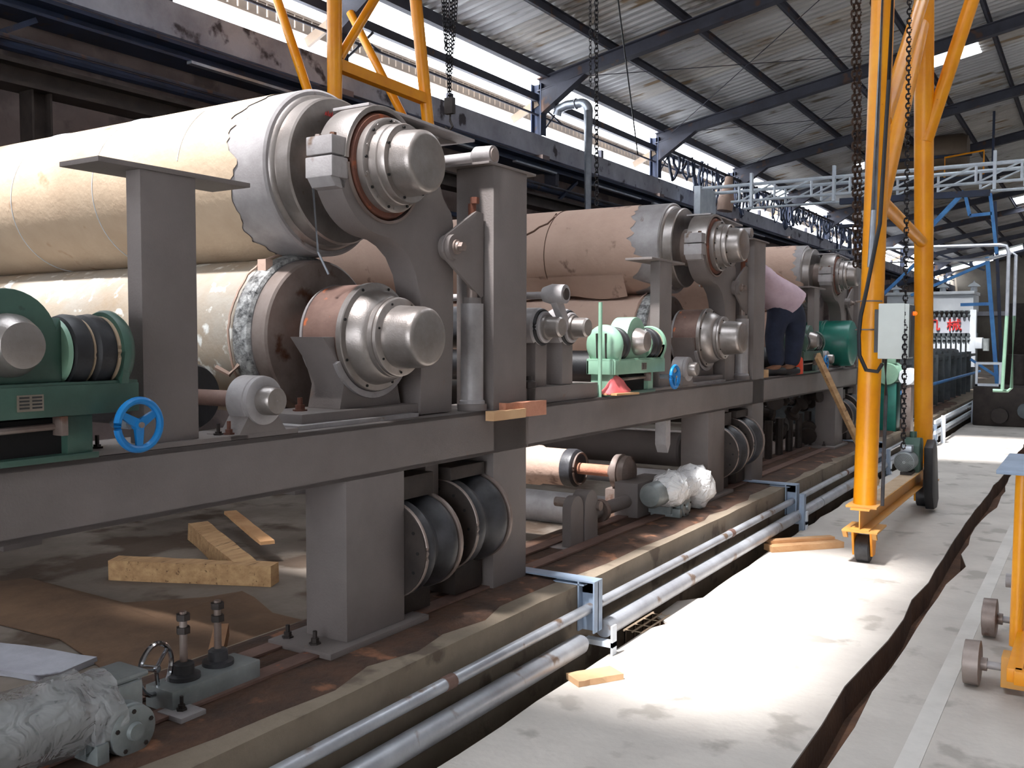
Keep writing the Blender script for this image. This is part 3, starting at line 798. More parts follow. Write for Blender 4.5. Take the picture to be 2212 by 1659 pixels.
def guide_unit():
    t = thing('web_guide', 'dark green web guide unit with black air bellows, nearest the camera', 'guide unit', (-2.6, 1.3, 1.245))
    g = 'green_paint'
    xc, zc = -2.56, 1.575
    # bearing block in the middle
    b = MB()
    out = [(1.24, 1.47)] + [(1.27, 1.60)] + arc(1.42, 1.585, .145, 165, 15, 16) + [(1.57, 1.655), (1.575, 1.64), (1.575, 1.47)]
    b.prism(out, 'x', -2.63, -2.50); b.build('bearing_block', g, t, bevel=.006)
    b = MB(); b.lathe((-2.51, 1.42, 1.575), (1, 0, 0), [(0, .088), (.03, .086), (.07, .070), (.085, .062), (.088, .05), (.088, 0)], 40); b.build('bearing_cap', 'silver_paint', t)
    b = MB(); b.lathe((-2.425, 1.42, 1.575), (1, 0, 0), [(0, .006), (.001, .006), (.001, 0)], 8); b.build('centre_hole', 'dark_hole', t)
    # bellows on both sides, axis along y
    for sgn in (1, -1):
        y0 = 1.42 + sgn * .155
        d = (0, sgn, 0)
        b = MB(); b.lathe((xc, y0, zc - .02), d, [(0, .0), (0, .094), (.012, .098), (.012, .0)], 40); b.build('bellow_ring', 'green_pale', t)
        b = MB(); b.lathe((xc, y0 + sgn * .012, zc - .02), d, [(0, .085), (.01, .103), (.03, .110), (.055, .108), (.070, .092), (.085, .108), (.11, .112), (.135, .106), (.145, .09)], 44); b.build('rubber_bellow', 'black_rubber', t)
        b = MB(); b.torus((xc, y0 + sgn * .082, zc - .02), d, .095, .004, 36, 6); b.build('wire_ring', 'kraft', t)
        b = MB(); b.torus((xc, y0 + sgn * .158, zc - .02), d, .100, .006, 36, 6); b.build('bellow_ring', 'kraft', t)
        b = MB(); b.lathe((xc, y0 + sgn * .162, zc - .02), d, [(0, 0), (0, .118), (.012, .124), (.022, .124), (.04, .112), (.058, .080), (.064, 0)], 44)
        pr = [(xc - .12, zc - .02), (xc + .12, zc - .02), (xc + .10, 1.46), (xc - .10, 1.46)]
        ya, yb = sorted((y0 + sgn * .162, y0 + sgn * .186))
        b.prism(pr, 'y', ya, yb)
        b.build('end_cover', g, t)
        b = MB()
        for i in range(6):
            a = R(30 + 60 * i)
            b.lathe((xc + .098 * math.cos(a), y0 + sgn * .188, zc - .02 + .098 * math.sin(a)), d, [(0, 0), (0, .008), (.012, .008), (.012, 0)], 6)
        for q in (-.03, .03): b.obox((xc + q, y0 + sgn * .215, zc - .10), (xc + q, y0 + sgn * .225, zc + .05), .008, .02, (0, 1, 0))
        b.build('cover_bolts', 'dark_steel', t)['kind'] = 'stuff'
    # trough under it
    b = MB(); b.box(-2.66, -2.47, 1.04, 1.80, 1.455, 1.470); b.box(-2.48, -2.465, 1.04, 1.80, 1.375, 1.462); b.box(-2.66, -2.645, 1.04, 1.80, 1.375, 1.462); b.box(-2.66, -2.47, 1.04, 1.06, 1.375, 1.46); b.box(-2.66, -2.47, 1.78, 1.80, 1.375, 1.46)
    b.build('trough', g, t, bevel=.003)
    for yy in (1.10, 1.62):
        b = MB(); b.box(-2.64, -2.49, yy - .04, yy + .04, 1.262, 1.376)
        b.build('leg', g, t, bevel=.003)
    b = MB(); b.box(-2.66, -2.475, .98, 1.67, 1.246, 1.264); b.build('bed_plate', g, t, bevel=.003)
    b = MB(); b.box(-2.62, -2.52, 1.14, 1.58, 1.264, 1.365); b.build('inner_box', 'dark_hole', t, smooth=False)
    b = MB(); b.cyl((-2.5, 1.10, 1.34), (-2.5, 1.58, 1.345), .010, 8); b.build('slide_rod', 'machined', t)
    b = MB(); b.box(-2.505, -2.46, 1.545, 1.565, 1.32, 1.375); b.build('clamp', 'machined', t, bevel=.002)
    b = MB(); b.box(-2.465, -2.462, 1.42, 1.495, 1.395, 1.44); pl = b.build('nameplate', 'nameplate', t, smooth=False)
    b = MB()
    for i in range(4):
        for j in range(2):
            y = 1.426 + j * .036; z = 1.402 + i * .0095
            b.box(-2.4622, -2.4612, y, y + .028, z, z + .005)
    b.build('print', 'nameplate_text', pl, smooth=False)
    return t

def handwheel(dy):
    t = thing('handwheel', 'glossy blue cast handwheel with three spokes, nearest the camera', 'handwheel', (-2.43, 1.765 + dy, 1.335 - .083))
    c = Vector((-2.42, 1.765 + dy, 1.337))
    b = MB(); b.torus(c, (1, 0, 0), .073, .0115, 44, 10)
    for i in range(3):
        a = R(90 + 120 * i) if i else R(95)
        a = R(-90 + 120 * i)
        p = c + Vector((0, math.cos(a), math.sin(a))) * .072
        q = c + Vector((0, math.cos(a), math.sin(a))) * .012
        sd_ = Vector((0, -math.sin(a), math.cos(a)))
        b.add([q + sd_ * .014 + Vector((.005, 0, 0)), q - sd_ * .014 + Vector((.005, 0, 0)), p - sd_ * .009 + Vector((.004, 0, 0)), p + sd_ * .009 + Vector((.004, 0, 0)),
               q + sd_ * .014 - Vector((.007, 0, 0)), q - sd_ * .014 - Vector((.007, 0, 0)), p - sd_ * .009 - Vector((.006, 0, 0)), p + sd_ * .009 - Vector((.006, 0, 0))],
              [(0, 1, 2, 3), (7, 6, 5, 4), (0, 4, 5, 1), (1, 5, 6, 2), (2, 6, 7, 3), (3, 7, 4, 0)])
    b.lathe(c + Vector((-.014, 0, 0)), (1, 0, 0), [(0, 0), (0, .018), (.022, .016), (.024, 0)], 20)
    b.build('wheel', 'blue_gloss', t)
    b = MB(); b.cyl(c + Vector((-.10, 0, 0)), c + Vector((.016, 0, 0)), .0085, 12); b.build('spindle', 'machined', t)
    b = MB(); b.cyl(c + Vector((-.12, 0, 0)), c + Vector((-.04, 0, 0)), .016, 12); b.build('bush', 'galvanised', t)
    return t

ORD = ['nearest the camera', 'second along the line', 'third along the line', 'farthest, fourth along the line']
def series(builder, fmt, n=NSEC, group=None, labels=None):
    r0 = builder(); out = [r0]
    if group: r0['group'] = group
    r0['label'] = labels[0] if labels else fmt % ORD[0]
    for k in range(1, n):
        out.append(copy_tree(r0, PER * k, labels[k] if labels else fmt % ORD[k]))
    return out

series(frame_section, 'grey steel side frame of a press section, %s', 3, 'press side frames', [
    'grey steel press frame nearest the camera, its beam running off the left edge',
    'grey steel press frame second along the line, behind the red cloth',
    'grey steel press frame third along the line, where the person stands',
    'grey steel press frame farthest along, behind the yellow gantry leg'])
series(t_stand, '', 3, 'T-shaped stands', [
    'dark grey T-shaped stand nearest the camera, in front of the largest roll',
    'pale grey T-shaped stand second along, beside the pale green guide unit',
    'grey T-shaped stand third along, just right of the bending person',
    'grey T-shaped stand farthest along, behind the yellow gantry'])
up0 = upper_roll(0); up0['label'] = 'largest upper roll, pale brown paper with thin white seam lines, nearest the camera'
up0['group'] = 'upper press rolls'
up1 = upper_roll(1); up1.location.y += PER; up1['label'] = 'upper roll with pinkish torn paper and a dark crack, second along the line'; up1['group'] = 'upper press rolls'
up2 = copy_tree(up1, PER, 'upper roll third along, behind the bending person')
for ch in up2.children:
    if ch.name.startswith('paper_wrap'): ch.location.x += .16
lo0 = lower_roll(0); lo0['group'] = 'lower press rolls'; lo0['label'] = 'lower roll nearest the camera, grey stained wrapping and a rusty bearing drum'
lo1 = lower_roll(1); lo1.location.y += PER; lo1['group'] = 'lower press rolls'; lo1['label'] = 'lower roll second along, rusty bearing drum right of the blue handwheel'
lo2 = copy_tree(lo1, PER, 'lower roll third along the line with a big teal end drum')
for ch in list(lo2.children):
    if ch.name.split('.')[0] in ('bearing_drum', 'bearing_cover', 'drum_rim', 'end_cap', 'bolt_holes'): bpy.data.objects.remove(ch, do_unlink=True)
b = MB(); b.lathe((-2.38, YC + 2 * PER, ZLO - .06), (-1, 0, 0), [(0, 0), (0, .20), (.02, .25), (.04, .262), (.30, .262), (.31, .27), (.33, .27), (.34, .262), (.52, .262), (.54, .24), (.54, 0)], 48)
b.build('end_drum', 'teal', lo2)
series(pedestal, '', 3, 'bearing pedestals', [
    'grey cast pedestal under the nearest lower bearing, with a rusty hold-down bolt',
    'grey cast pedestal second along, right of the second blue handwheel',
    'grey cast pedestal third along, behind the person',
    'grey cast pedestal farthest along the line'])
series(lever_arm, '', 3, 'lever arms', [
    'goose-necked grey steel arm holding the nearest upper bearing',
    'goose-necked arm with a light lugged cap holding the second upper bearing',
    'goose-necked arm holding the third upper bearing, right of the person',
    'goose-necked arm holding the farthest upper bearing'])
series(jack, '', 3, 'lift jacks', [
    'grey lift jack with a pivot bracket left of the nearest tall post',
    'lift jack beside the second tall post, just left of the person',
    'lift jack beside the third tall post', 'lift jack beside the farthest tall post'])
series(bellows, '', 3, 'air bellows', [
    'two ribbed rubber air bellows between column and post of the nearest frame',
    'two dark air bellows below the beam of the second frame, left of the floor timber',
    'two dark air bellows below the beam of the third frame'])
series(small_bearing, '', 3, 'small roll bearings', [
    'small grey drum bearing on the beam between the blue handwheel and the nearest pedestal',
    'small pale bearing behind the second blue handwheel',
    'small grey bearing low behind the third T-shaped stand'])
for k, l in enumerate(['thin black guide roll behind the nearest T-shaped stand', 'thin black guide roll behind the second blue handwheel', 'thin black guide roll of the third press section']):
    small_roll(PER * k)['label'] = l
gu = guide_unit(); gu['label'] = 'dark green guide unit with a silver bearing cap at the left edge'; gu['group'] = 'web guide units'
g2 = copy_tree(gu, PER + .02, 'pale green guide unit with a ribbed round end cover above the red cloth', dx=.0)
for ch in g2.children:
    if ch.data and ch.data.materials and ch.data.materials[0] == MATS['green_paint'] and ch.name.split('.')[0] in ('end_cover', 'bearing_block', 'trough', 'leg'):
        ch.data = ch.data.copy(); ch.data.materials[0] = MATS['green_pale']
g3 = copy_tree(gu, PER * 2 + .22, 'dark green guide unit right of the person, below the third stand')
handwheel(0)['label'] = 'large glossy blue handwheel in front of the nearest T-shaped stand'
handwheel(PER + .12)['label'] = 'smaller-looking bright blue handwheel beside the second pedestal'
handwheel(PER * 2 + .2)['label'] = 'blue handwheel farthest along, below the teal cylinder'

# ================================================================== AROUND THE PRESS
# pipes in the gutter
t = thing('gutter_pipe', 'thin grey pipe, the upper of the two running beside the concrete curb', 'pipe', (-2.15, 10, .2))
ys = [-1.0, 2.95, 6.3, 9.8, 14.5, 20.0, 30.0]
for a, c in zip(ys, ys[1:]):
    MB().cyl((-2.145, a, .235), (-2.145, c, .235), .026, 14).build('pipe_length', 'pipe_grey', t)
for y in ys[1:-1]:
    MB().cyl((-2.145, y - .03, .235), (-2.145, y + .03, .235), .030, 14).build('coupling', 'rust_dull', t)
t = thing('gutter_pipe', 'thick pale pipe with a blunt end, the lower one in the gutter nearest the camera', 'pipe', (-2.1, 2, .04))
MB().lathe((-2.115, -1.5, .10), (0, 1, 0), [(0, 0), (0, .048), (5.50, .048), (5.53, .036), (5.54, 0)], 20).build('pipe_length', 'pipe_grey', t)
t = thing('gutter_pipe', 'thick pale lower pipe in the gutter beyond the small white angle bracket', 'pipe', (-2.1, 10, .04))
for a, c in ((4.24, 8.6), (8.6, 13.6), (13.6, 22), (22, 32)):
    MB().lathe((-2.105, a, .115), (0, 1, 0), [(0, 0), (0, .046), (c - a - .02, .046), (c - a - .02, 0)], 20).build('pipe_length', 'pipe_grey', t)
for i, y in enumerate((4.17, 7.85, 11.6, 15.3)):
    lab = ['pale blue-grey steel bracket hooked over the curb at the tall post nearest the camera', 'blue-grey steel bracket on the curb left of the yellow gantry wheel', 'blue-grey steel bracket on the curb behind the gantry base beam', 'blue-grey steel bracket farthest along the curb'][i]
    t = thing('pipe_bracket', lab, 'bracket', (-2.2, y, .1), 'pipe brackets along the curb')
    b = MB(); b.box(-2.62, -2.10, y - .045, y + .045, .372, .38); b.box(-2.62, -2.10, y - .004, y + .004, .31, .372); b.box(-2.62, -2.16, y - .045, y + .045, .352, .358)
    b.build('cantilever', 'bracket_blue', t, smooth=False)
    b = MB(); b.box(-2.195, -2.187, y - .045, y + .045, .12, .372); b.box(-2.19, -2.10, y - .004, y + .004, .12, .372); b.box(-2.108, -2.10, y - .045, y + .045, .12, .372)
    b.build('upright', 'bracket_blue', t, smooth=False)
    b = MB(); b.box(-2.19, -2.03, y + .02, y + .07, .04, .066); b.box(-2.04, -2.03, y + .02, y + .07, -.03, .15)
    b.build('pipe_rest', 'white_metal', t, smooth=False)
    if i: MB().box(-2.08, -2.04, y - .03, y + .03, -.42, .30).build('prop', 'bracket_blue', t, smooth=False)

# sole rails on top of the curb
t = thing('sole_rail', 'dusty flat steel sole rail bolted along the top of the curb under the columns', 'rail', (-2.65, 8, .35))
MB().box(-2.80, -2.72, -1, 22, .362, .372).build('flat_bar', 'rust_dull', t, smooth=False)
MB().box(-2.60, -2.52, -1, 22, .362, .372).build('flat_bar', 'rust_dull', t, smooth=False)

# timbers and loose boards
def timber(name, mt, label, c, L, w, h, ang, tilt=0, cat='timber', group=None, bev=.004):
    b = MB(); n = 8; d = Vector((math.cos(ang), math.sin(ang), tilt)).normalized(); u = Vector((-math.sin(ang), math.cos(ang), 0)); r = random.Random(label)
    vs = []; 
    for i in range(n + 1):
        p = Vector(c) + d * (L * (i / n - .5)) + Vector((0, 0, abs(tilt) * L / 2))
        for a, q in ((-1, 0), (1, 0), (1, 1), (-1, 1)):
            vs.append(p + u * a * (w / 2 + r.uniform(-.03, .03) * w) + Vector((0, 0, q * (h + r.uniform(-.04, .04) * h))))
    fs = [(3, 2, 1, 0), tuple(4 * n + k for k in range(4))]
    for i in range(n):
        for k in range(4): fs.append((4 * i + k, 4 * i + (k + 1) % 4, 4 * i + 4 + (k + 1) % 4, 4 * i + 4 + k))
    b.add(vs, fs); o = b.build(name, mt, smooth=False)
    return tag(o, label, cat, group)
timber('timber_beam', 'timber', 'weathered pale timber beam lying on the lit floor behind the nearest column', (-4.98, 4.02, .002), 1.12, .13, .13, R(24), group='timbers on the inner floor')
timber('timber_beam', 'timber', 'second timber beam crossing behind the pale one on the inner floor', (-5.35, 4.55, .002), 1.5, .15, .13, R(-28), group='timbers on the inner floor')
timber('timber_board', 'timber_orange', 'thin orange-edged board leaning over the far timber beam', (-5.5, 4.95, .135), 1.3, .1, .025, R(-30))
timber('timber_batten', 'timber_red', 'reddish timber batten on the beam top at the foot of the nearest jack', (-2.58, 3.93, 1.258), .34, .05, .045, R(80))
timber('timber_batten', 'timber_red', 'rusty red block sticking out past the nearest tall post at beam height', (-2.46, 4.03, 1.20), .34, .04, .075, R(84))
timber('timber_batten', 'cardboard_light', 'pale short batten lying against the red one at the nearest tall post', (-2.455, 3.86, 1.20), .28, .05, .045, R(88))
timber('timber_batten', 'timber_red', 'short red block behind the nearest bearing pedestal', (-2.86, 3.70, 1.247), .22, .08, .05, R(60))
timber('timber_plank', 'timber_orange', 'two-step orange timber plank lying on the aisle floor beside the gutter', (-1.86, 7.15, .001), .62, .12, .045, R(48))
timber('timber_plank', 'timber_orange', 'thin upper plank on the orange timber plank of the aisle floor', (-1.90, 7.20, .047), .56, .07, .022, R(48))
timber('timber_block', 'timber', 'pale timber block on the beam at the feet of the bending person', (-2.56, 8.05, 1.247), .55, .07, .07, R(86))
tag(MB().obox((-2.43, 9.72, 1.42), (-2.01, 10.72, .012), .10, .035, (1, 0, 0)).build('timber_plank', 'timber', smooth=False), 'brown plank leaning against the third press frame, left of the gantry leg', 'timber')
o = timber('wood_scrap', 'cardboard_light', 'small flat wooden scrap on the aisle floor by the gutter', (-1.96, 3.86, .001), .24, .12, .028, R(58))
o = timber('timber_board', 'ring_beam', 'pale grey board flat on the dark inner floor at the bottom left', (-4.55, 2.50, .002), .95, .30, .03, R(12))

def sheet(name, mt, label, pts, z0, amp, cat):
    # bent thin sheet with thickness, lying on the ground
    b = MB(); n = len(pts); c = Vector((sum(p[0] for p in pts) / n, sum(p[1] for p in pts) / n))
    top_ = [(p[0], p[1], z0 + p[2] + .006) for p in pts]; bot = [(p[0], p[1], z0 + p[2]) for p in pts]
    b.add(top_ + bot + [(c.x, c.y, z0 + amp + .006), (c.x, c.y, z0 + amp)], [(i, (i + 1) % n, 2 * n) for i in range(n)] + [((i + 1) % n + n, i + n, 2 * n + 1) for i in range(n)] + [(i, i + n, (i + 1) % n + n, (i + 1) % n) for i in range(n)])
    return tag(b.build(name, mt, smooth=False), label, cat)
sheet('board_sheet', 'board_brown', 'large brown board sheet on the inner floor left of the nearest column', [(-6.3, 2.75, 0), (-5.9, 3.45, .01), (-4.9, 3.45, 0), (-4.52, 3.75, .02), (-4.42, 3.93, .03), (-4.28, 3.90, .02), (-4.0, 3.78, 0), (-3.2, 3.75, 0), (-3.05, 2.75, .01), (-3.5, 2.55, 0), (-4.2, 2.75, 0), (-4.6, 2.85, 0)], .004, .02, 'board')
sheet('cardboard_sheet', 'cardboard_light', 'small pale cardboard piece behind the twin studs of the valve block', [(-3.30, 2.62, .06), (-3.12, 2.85, .02), (-2.98, 2.72, 0), (-3.05, 2.40, .0), (-3.25, 2.40, .05)], .002, .04, 'cardboard')
sheet('cardboard_sheet', 'cardboard_light', 'crumpled tan cardboard scrap behind the plastic-wrapped gear motor', [(-3.12, 1.78, .02), (-3.15, 2.02, .09), (-3.0, 2.10, .05), (-2.96, 1.90, 0)], .002, .06, 'cardboard')
sheet('paper_scrap', 'kraft', 'torn paper scraps on the inner floor behind the nearest column', [(-5.2, 5.3, 0), (-5.0, 5.7, .06), (-4.7, 5.75, .02), (-4.5, 5.5, .05), (-4.8, 5.2, 0)], .002, .05, 'paper')
for i, (x, y, a) in enumerate(((-3.52, 2.95, .7), (-2.98, 2.55, 1.1))):
    b = MB(); b.obox((x, y, .03), (x + .30 * math.cos(a + 1.6), y + .30 * math.sin(a + 1.6), .12), .07, .07)
    t_ = tag(b.build('corner_board', 'cardboard'), ['folded brown corner board left of the chrome handwheel', 'folded brown corner board right of the valve block studs'][i], 'cardboard')

# ---- actuator with gear motor, chrome wheel and stud block, on the curb
def actuator(dy, wrapped):
    t = thing('actuator', 'x', 'actuator', (-2.55, 1.85 + dy, .35))
    y = lambda v: v + dy
    b = MB(); b.box(-2.64, -2.47, y(1.58), y(1.80), .38, .545); b.box(-2.63, -2.48, y(1.58), y(1.83), .545, .565)
    b.build('gear_housing', 'valve_grey', t, bevel=.012)
    b = MB(); b.lathe((-2.47, y(1.72), .425), (1, 0, 0), [(0, .078), (.04, .078), (.045, .072), (.050, .076), (.062, .075), (.066, .066), (.066, .028), (.08, .024), (.08, 0)], 36)
    b.build('round_cover', 'valve_grey', t)
    b = MB()
    for i in range(5):
        a = R(20 + 72 * i); b.lathe((-2.408, y(1.72) + .060 * math.cos(a), .425 + .060 * math.sin(a)), (1, 0, 0), [(0, .007), (.008, .007), (.008, 0)], 6)
    b.build('cover_bolts', 'dark_steel', t)['kind'] = 'stuff'
    b = MB(); b.lathe((-2.52, y(1.62), .50), (0, -1, 0), [(0, .06), (.03, .085), (.06, .092), (.09, .086), (.42, .086), (.45, .07), (.46, 0)], 36)
    b.build('motor', 'valve_grey', t)
    b = MB(); b.box(-2.47, -2.41, y(1.60), y(1.64), .36, .42); b.build('side_lug', 'valve_grey', t, bevel=.004)
    b = MB(); b.box(-2.63, -2.46, y(1.60), y(1.82), .36, .385); b.build('foot', 'valve_grey', t, bevel=.004)
    b = MB(); b.hexnut((-2.55, y(1.72), .565), (0, 0, 1), .014, .012); b.build('plug', 'dark_steel', t)
    # handwheel
    c = Vector((-2.63, y(1.965), .495)); ax = Vector((.96, .27, .0))
    b = MB(); b.torus(c, ax, .083, .009, 40, 8)
    u, v = frame_of(ax)
    for k in range(3):
        a = R(20 + 120 * k); b.cyl(c, c + (u * math.cos(a) + v * math.sin(a)) * .08, .007, 8)
    b.cyl(c - ax * .06, c + ax * .012, .012, 12)
    b.build('handwheel', 'chrome', t)
    # stud block
    b = MB(); b.box(-2.68, -2.54, y(1.96), y(2.34), .36, .435); b.build('block', 'valve_grey', t, bevel=.006)
    b = MB(); b.box(-2.58, -2.46, y(1.93), y(2.03), .351, .375); b.build('block_foot', 'silver_flat', t, bevel=.003)
    b = MB(); bolt(b, -2.52, y(1.98), .375, .012, .018); b.build('foot_bolt', 'dark_steel', t)
    for (sx, sy, zt) in ((-2.62, 2.07, .665), (-2.63, 2.225, .665)):
        b = MB(); b.lathe((sx, y(sy), .435), (0, 0, 1), [(0, .055), (.014, .055), (.018, .036), (.05, .034), (.055, .028), (.06, 0)], 24); b.build('boss', 'rubber_grey', t)
        b = MB(); b.cyl((sx, y(sy), .49), (sx, y(sy), zt - .03), .013, 12); b.build('stud', 'machined', t)
        for z in (zt - .075, zt - .03):
            b = MB(); b.hexnut((sx, y(sy), z), (0, 0, 1), .024, .022); b.build('stud_nut', 'dark_steel', t)
        b = MB(); b.cyl((sx, y(sy), zt - .03), (sx, y(sy), zt), .012, 10); b.build('stud_tip', 'machined', t)
    return t
def film(b, pts, seed, n=20, amp=.012):
    # lumpy sack of film round a chain of (centre, radius)
    base = len(b.v); rows = []
    for i, (c, r) in enumerate(pts):
        row = []
        for k in range(n):
            a = 2 * PI * k / n
            rr_ = r + amp * mnoise.noise(Vector((math.cos(a) * 2.4, math.sin(a) * 2.4, i * 1.3 + seed))) * 2
            row.append(len(b.v)); b.v.append((c[0] + rr_ * math.cos(a), c[1], c[2] + rr_ * math.sin(a)))
        rows.append(row)
    for A, B in zip(rows, rows[1:]):
        for k in range(n): b.f.append((A[k], A[(k + 1) % n], B[(k + 1) % n], B[k]))
    b.f.append(tuple(reversed(rows[0]))); b.f.append(tuple(rows[-1]))
a0 = actuator(0, True); a0['label'] = 'grey gear motor actuator with a chrome handwheel and two studs, bottom left'; a0['group'] = 'curb actuators'
b = MB(); film(b, [((-2.53, 1.14 + .06 * i, .50), [.05, .10, .112, .108, .115, .108, .114, .118, .105][i]) for i in range(9)], 1, 26, .012)
b.build('plastic_film', 'plastic_film', a0, angle=80)
b = MB(); film(b, [((-2.53, 1.60 + .05 * i, .47), [.12, .125, .12][i]) for i in range(3)], 4, 26, .012); b.build('film_edge', 'plastic_film', a0, angle=80)
a1 = actuator(4.42, True); a1['label'] = 'actuator wrapped in shiny crumpled plastic film on the curb in front of the second column'; a1['group'] = 'curb actuators'
for ch in list(a1.children):
    if ch.name.split('.')[0] == 'motor': ch.location.y += .16; ch.location.z += .04
    if ch.name.split('.')[0] in ('block', 'block_foot', 'foot_bolt', 'boss', 'stud', 'stud_nut', 'stud_tip'): bpy.data.objects.remove(ch, do_unlink=True)
b = MB(); film(b, [((-2.49, 5.86 + .062 * i, .56 - .002 * i), [.05, .10, .118, .125, .12, .11, .095, .09, .10, .11][i]) for i in range(10)], 7, 26, .016)
b.build('plastic_film', 'film_painted_lit', a1, angle=80)
b = MB(); film(b, [((-2.48, 6.34 + .045 * i, .52), [.06, .13, .155, .155, .13, .06][i]) for i in range(6)], 12, 26, .02)
b.build('plastic_film', 'film_painted_lit', a1, angle=80)

# ---- low paper-wrapped guide roll behind the beam gap
t = thing('guide_roll', 'short tan wrapped roll with pink shaft, low in the gap right of tall post', 'roll', (-3.6, 6.05, .5))
b = MB(); b.lathe((-3.22, 6.05, .64), (-1, 0, 0), [(0, 0), (0, .125), (.03, .135), (.3, .137), (.32, .150), (1.6, .150), (1.6, 0)], 40); b.build('paper_wrap', 'kraft_pink', t)
b = MB(); b.lathe((-3.225, 6.05, .64), (1, 0, 0), [(-.08, .14), (-.02, .142), (0, .138), (.01, .12), (.012, .06), (.012, 0)], 40); b.build('end_wrap', 'rubber_grey', t)
b = MB(); b.torus((-3.20, 6.05, .64), (1, 0, 0), .115, .008, 32, 6); b.build('wire_ring', 'machined', t)
b = MB(); b.cyl((-3.22, 6.05, .64), (-2.9, 6.05, .64), .042, 20); b.build('shaft', 'timber_red', t)
b = MB(); b.lathe((-2.96, 6.05, .64), (1, 0, 0), [(0, .045), (.05, .08), (.052, .125), (.10, .13), (.104, .115), (.12, .12), (.15, .118), (.17, .09), (.175, 0)], 36); b.build('bearing', 'machined', t)
b = MB(); b.box(-2.95, -2.82, 5.95, 6.15, .35, .53); b.build('bearing_foot', 'machined', t, bevel=.006)
t = thing('pivot_stand', 'pale rounded double-plate stand on the curb below the tan low roll', 'stand', (-2.62, 4.95, .35))
for (ya, yb, x0, x1, zt) in ((4.80, 4.96, -2.66, -2.60, .66), (4.98, 5.15, -2.70, -2.60, .67)):
    b = MB(); m = (ya + yb) / 2; r_ = (yb - ya) / 2
    b.prism([(ya, .36), (yb, .36), (yb, zt - r_)] + arc(m, zt - r_, r_, 0, 180, 10)[1:-1] + [(ya, zt - r_)], 'x', x0, x1); b.build('plate', 'frame_grey', t, bevel=.006)
b = MB(); b.box(-2.80, -2.56, 4.76, 5.2, .351, .364); b.build('foot_plate', 'silver_flat', t)
b = MB(); b.cyl((-2.58, 5.15, .56), (-2.9, 5.15, .56), .03, 14); b.build('pin', 'machined', t)
t = thing('transfer_bar', 'grey drive arm with a round collar between the pivot stand and the wrapped actuator', 'arm', (-2.75, 5.7, .35))
b = MB(); b.cyl((-2.74, 5.20, .47), (-2.74, 6.30, .47), .045, 18); b.build('bar', 'frame_grey', t)
b = MB(); b.cyl((-2.74, 5.42, .47), (-2.74, 5.47, .47), .075, 26); b.build('collar', 'machined', t)
b = MB(); b.box(-2.83, -2.65, 5.85, 6.35, .351, .60); b.build('block', 'frame_grey', t, bevel=.01)
b = MB(); b.box(-2.79, -2.69, 5.24, 5.30, .351, .45); b.build('prop', 'frame_grey', t, bevel=.004)
# cross rollers seen through the gaps
for i, (y, z, r_, m_, lb) in enumerate(((7.05, .12, .14, 'silver_flat', 'fat pale cross tube lowest in the gap right of the tall post'), (7.3, .42, .07, 'silver_flat', 'thin pale cross tube above the fat one in the gap'), (7.7, .62, .15, 'frame_grey', 'grey cross roll behind the tan low roll'), (7.9, 1.0, .16, 'dark_steel', 'dark cross roll just under the beam of the second frame'), (11.4, .20, .2, 'machined', 'dull cross roll under the third frame'))):
    tag(MB().lathe((-3.05, y, z), (-1, 0, 0), [(0, 0), (0, r_ * .9), (.02, r_), (3.6, r_), (3.6, 0)], 28).build('cross_tube', m_), lb, 'roll')
# far side frame
for k in range(3):
    t = thing('press_section', ['far side steel frame behind the nearest rolls', 'far side steel frame behind the second rolls', 'far side steel frame behind the third rolls'][k], 'machine frame', (-6.9, 2.1 + PER * k, 0), 'press side frames')
    dy = PER * k
    MB().box(-7.2, -6.8, .105 + dy, 4.135 + dy, 1.03, 1.245).build('side_beam', 'frame_grey', t, bevel=.003)
    MB().box(-7.1, -6.85, 2.75 + dy, 3.12 + dy, 0, 1.03).build('column', 'frame_grey', t, bevel=.003)
    MB().box(-7.1, -6.85, 3.82 + dy, 4.12 + dy, 0, 1.03).build('column', 'frame_grey', t, bevel=.003)
    MB().box(-7.1, -6.85, 3.82 + dy, 4.12 + dy, 1.245, 2.43).build('tall_post', 'frame_grey', t, bevel=.003)
    MB().prism(arc(YC + dy, ZU, .29, 150, 400, 24) + [(3.6 + dy, 2.2), (3.6 + dy, 1.25), (3.3 + dy, 1.25), (3.3 + dy, 1.9)], 'x', -7.0, -6.85).build('bearing_arm', 'frame_grey', t, bevel=.004)
    MB().prism([(2.8 + dy, 1.246), (3.29 + dy, 1.246), (3.29 + dy, 1.50), (2.85 + dy, 1.50)], 'x', -7.0, -6.85).build('pedestal', 'frame_grey', t, bevel=.004)

# cross pipe on top of each tall post
for k in range(3):
    y = 3.93 + PER * k
    t = thing('cross_pipe', ['pale pipe with a round end fitting on top of the tall post nearest the camera', 'pale pipe end on top of the second tall post', 'pale pipe end on top of the third tall post'][k], 'pipe', (-4.5, y, 2.44), 'pipes over the posts')
    b = MB(); b.cyl((-2.66, y - .02, 2.495), (-6.9, y - .02, 2.495), .032, 16); b.build('pipe', 'silver_flat', t)
    b = MB(); b.lathe((-2.56, y - .02, 2.50), (-1, 0, 0), [(0, 0), (0, .046), (.10, .05), (.12, .034), (.12, 0)], 24); b.build('end_fitting', 'silver_flat', t)
    b = MB(); b.cyl((-2.565, y - .02, 2.50), (-2.553, y - .02, 2.50), .034, 20); b.build('end_plug', 'machined', t)
    b = MB(); b.box(-2.72, -2.58, y - .06, y + .03, 2.443, 2.462); b.build('saddle', 'frame_grey', t)

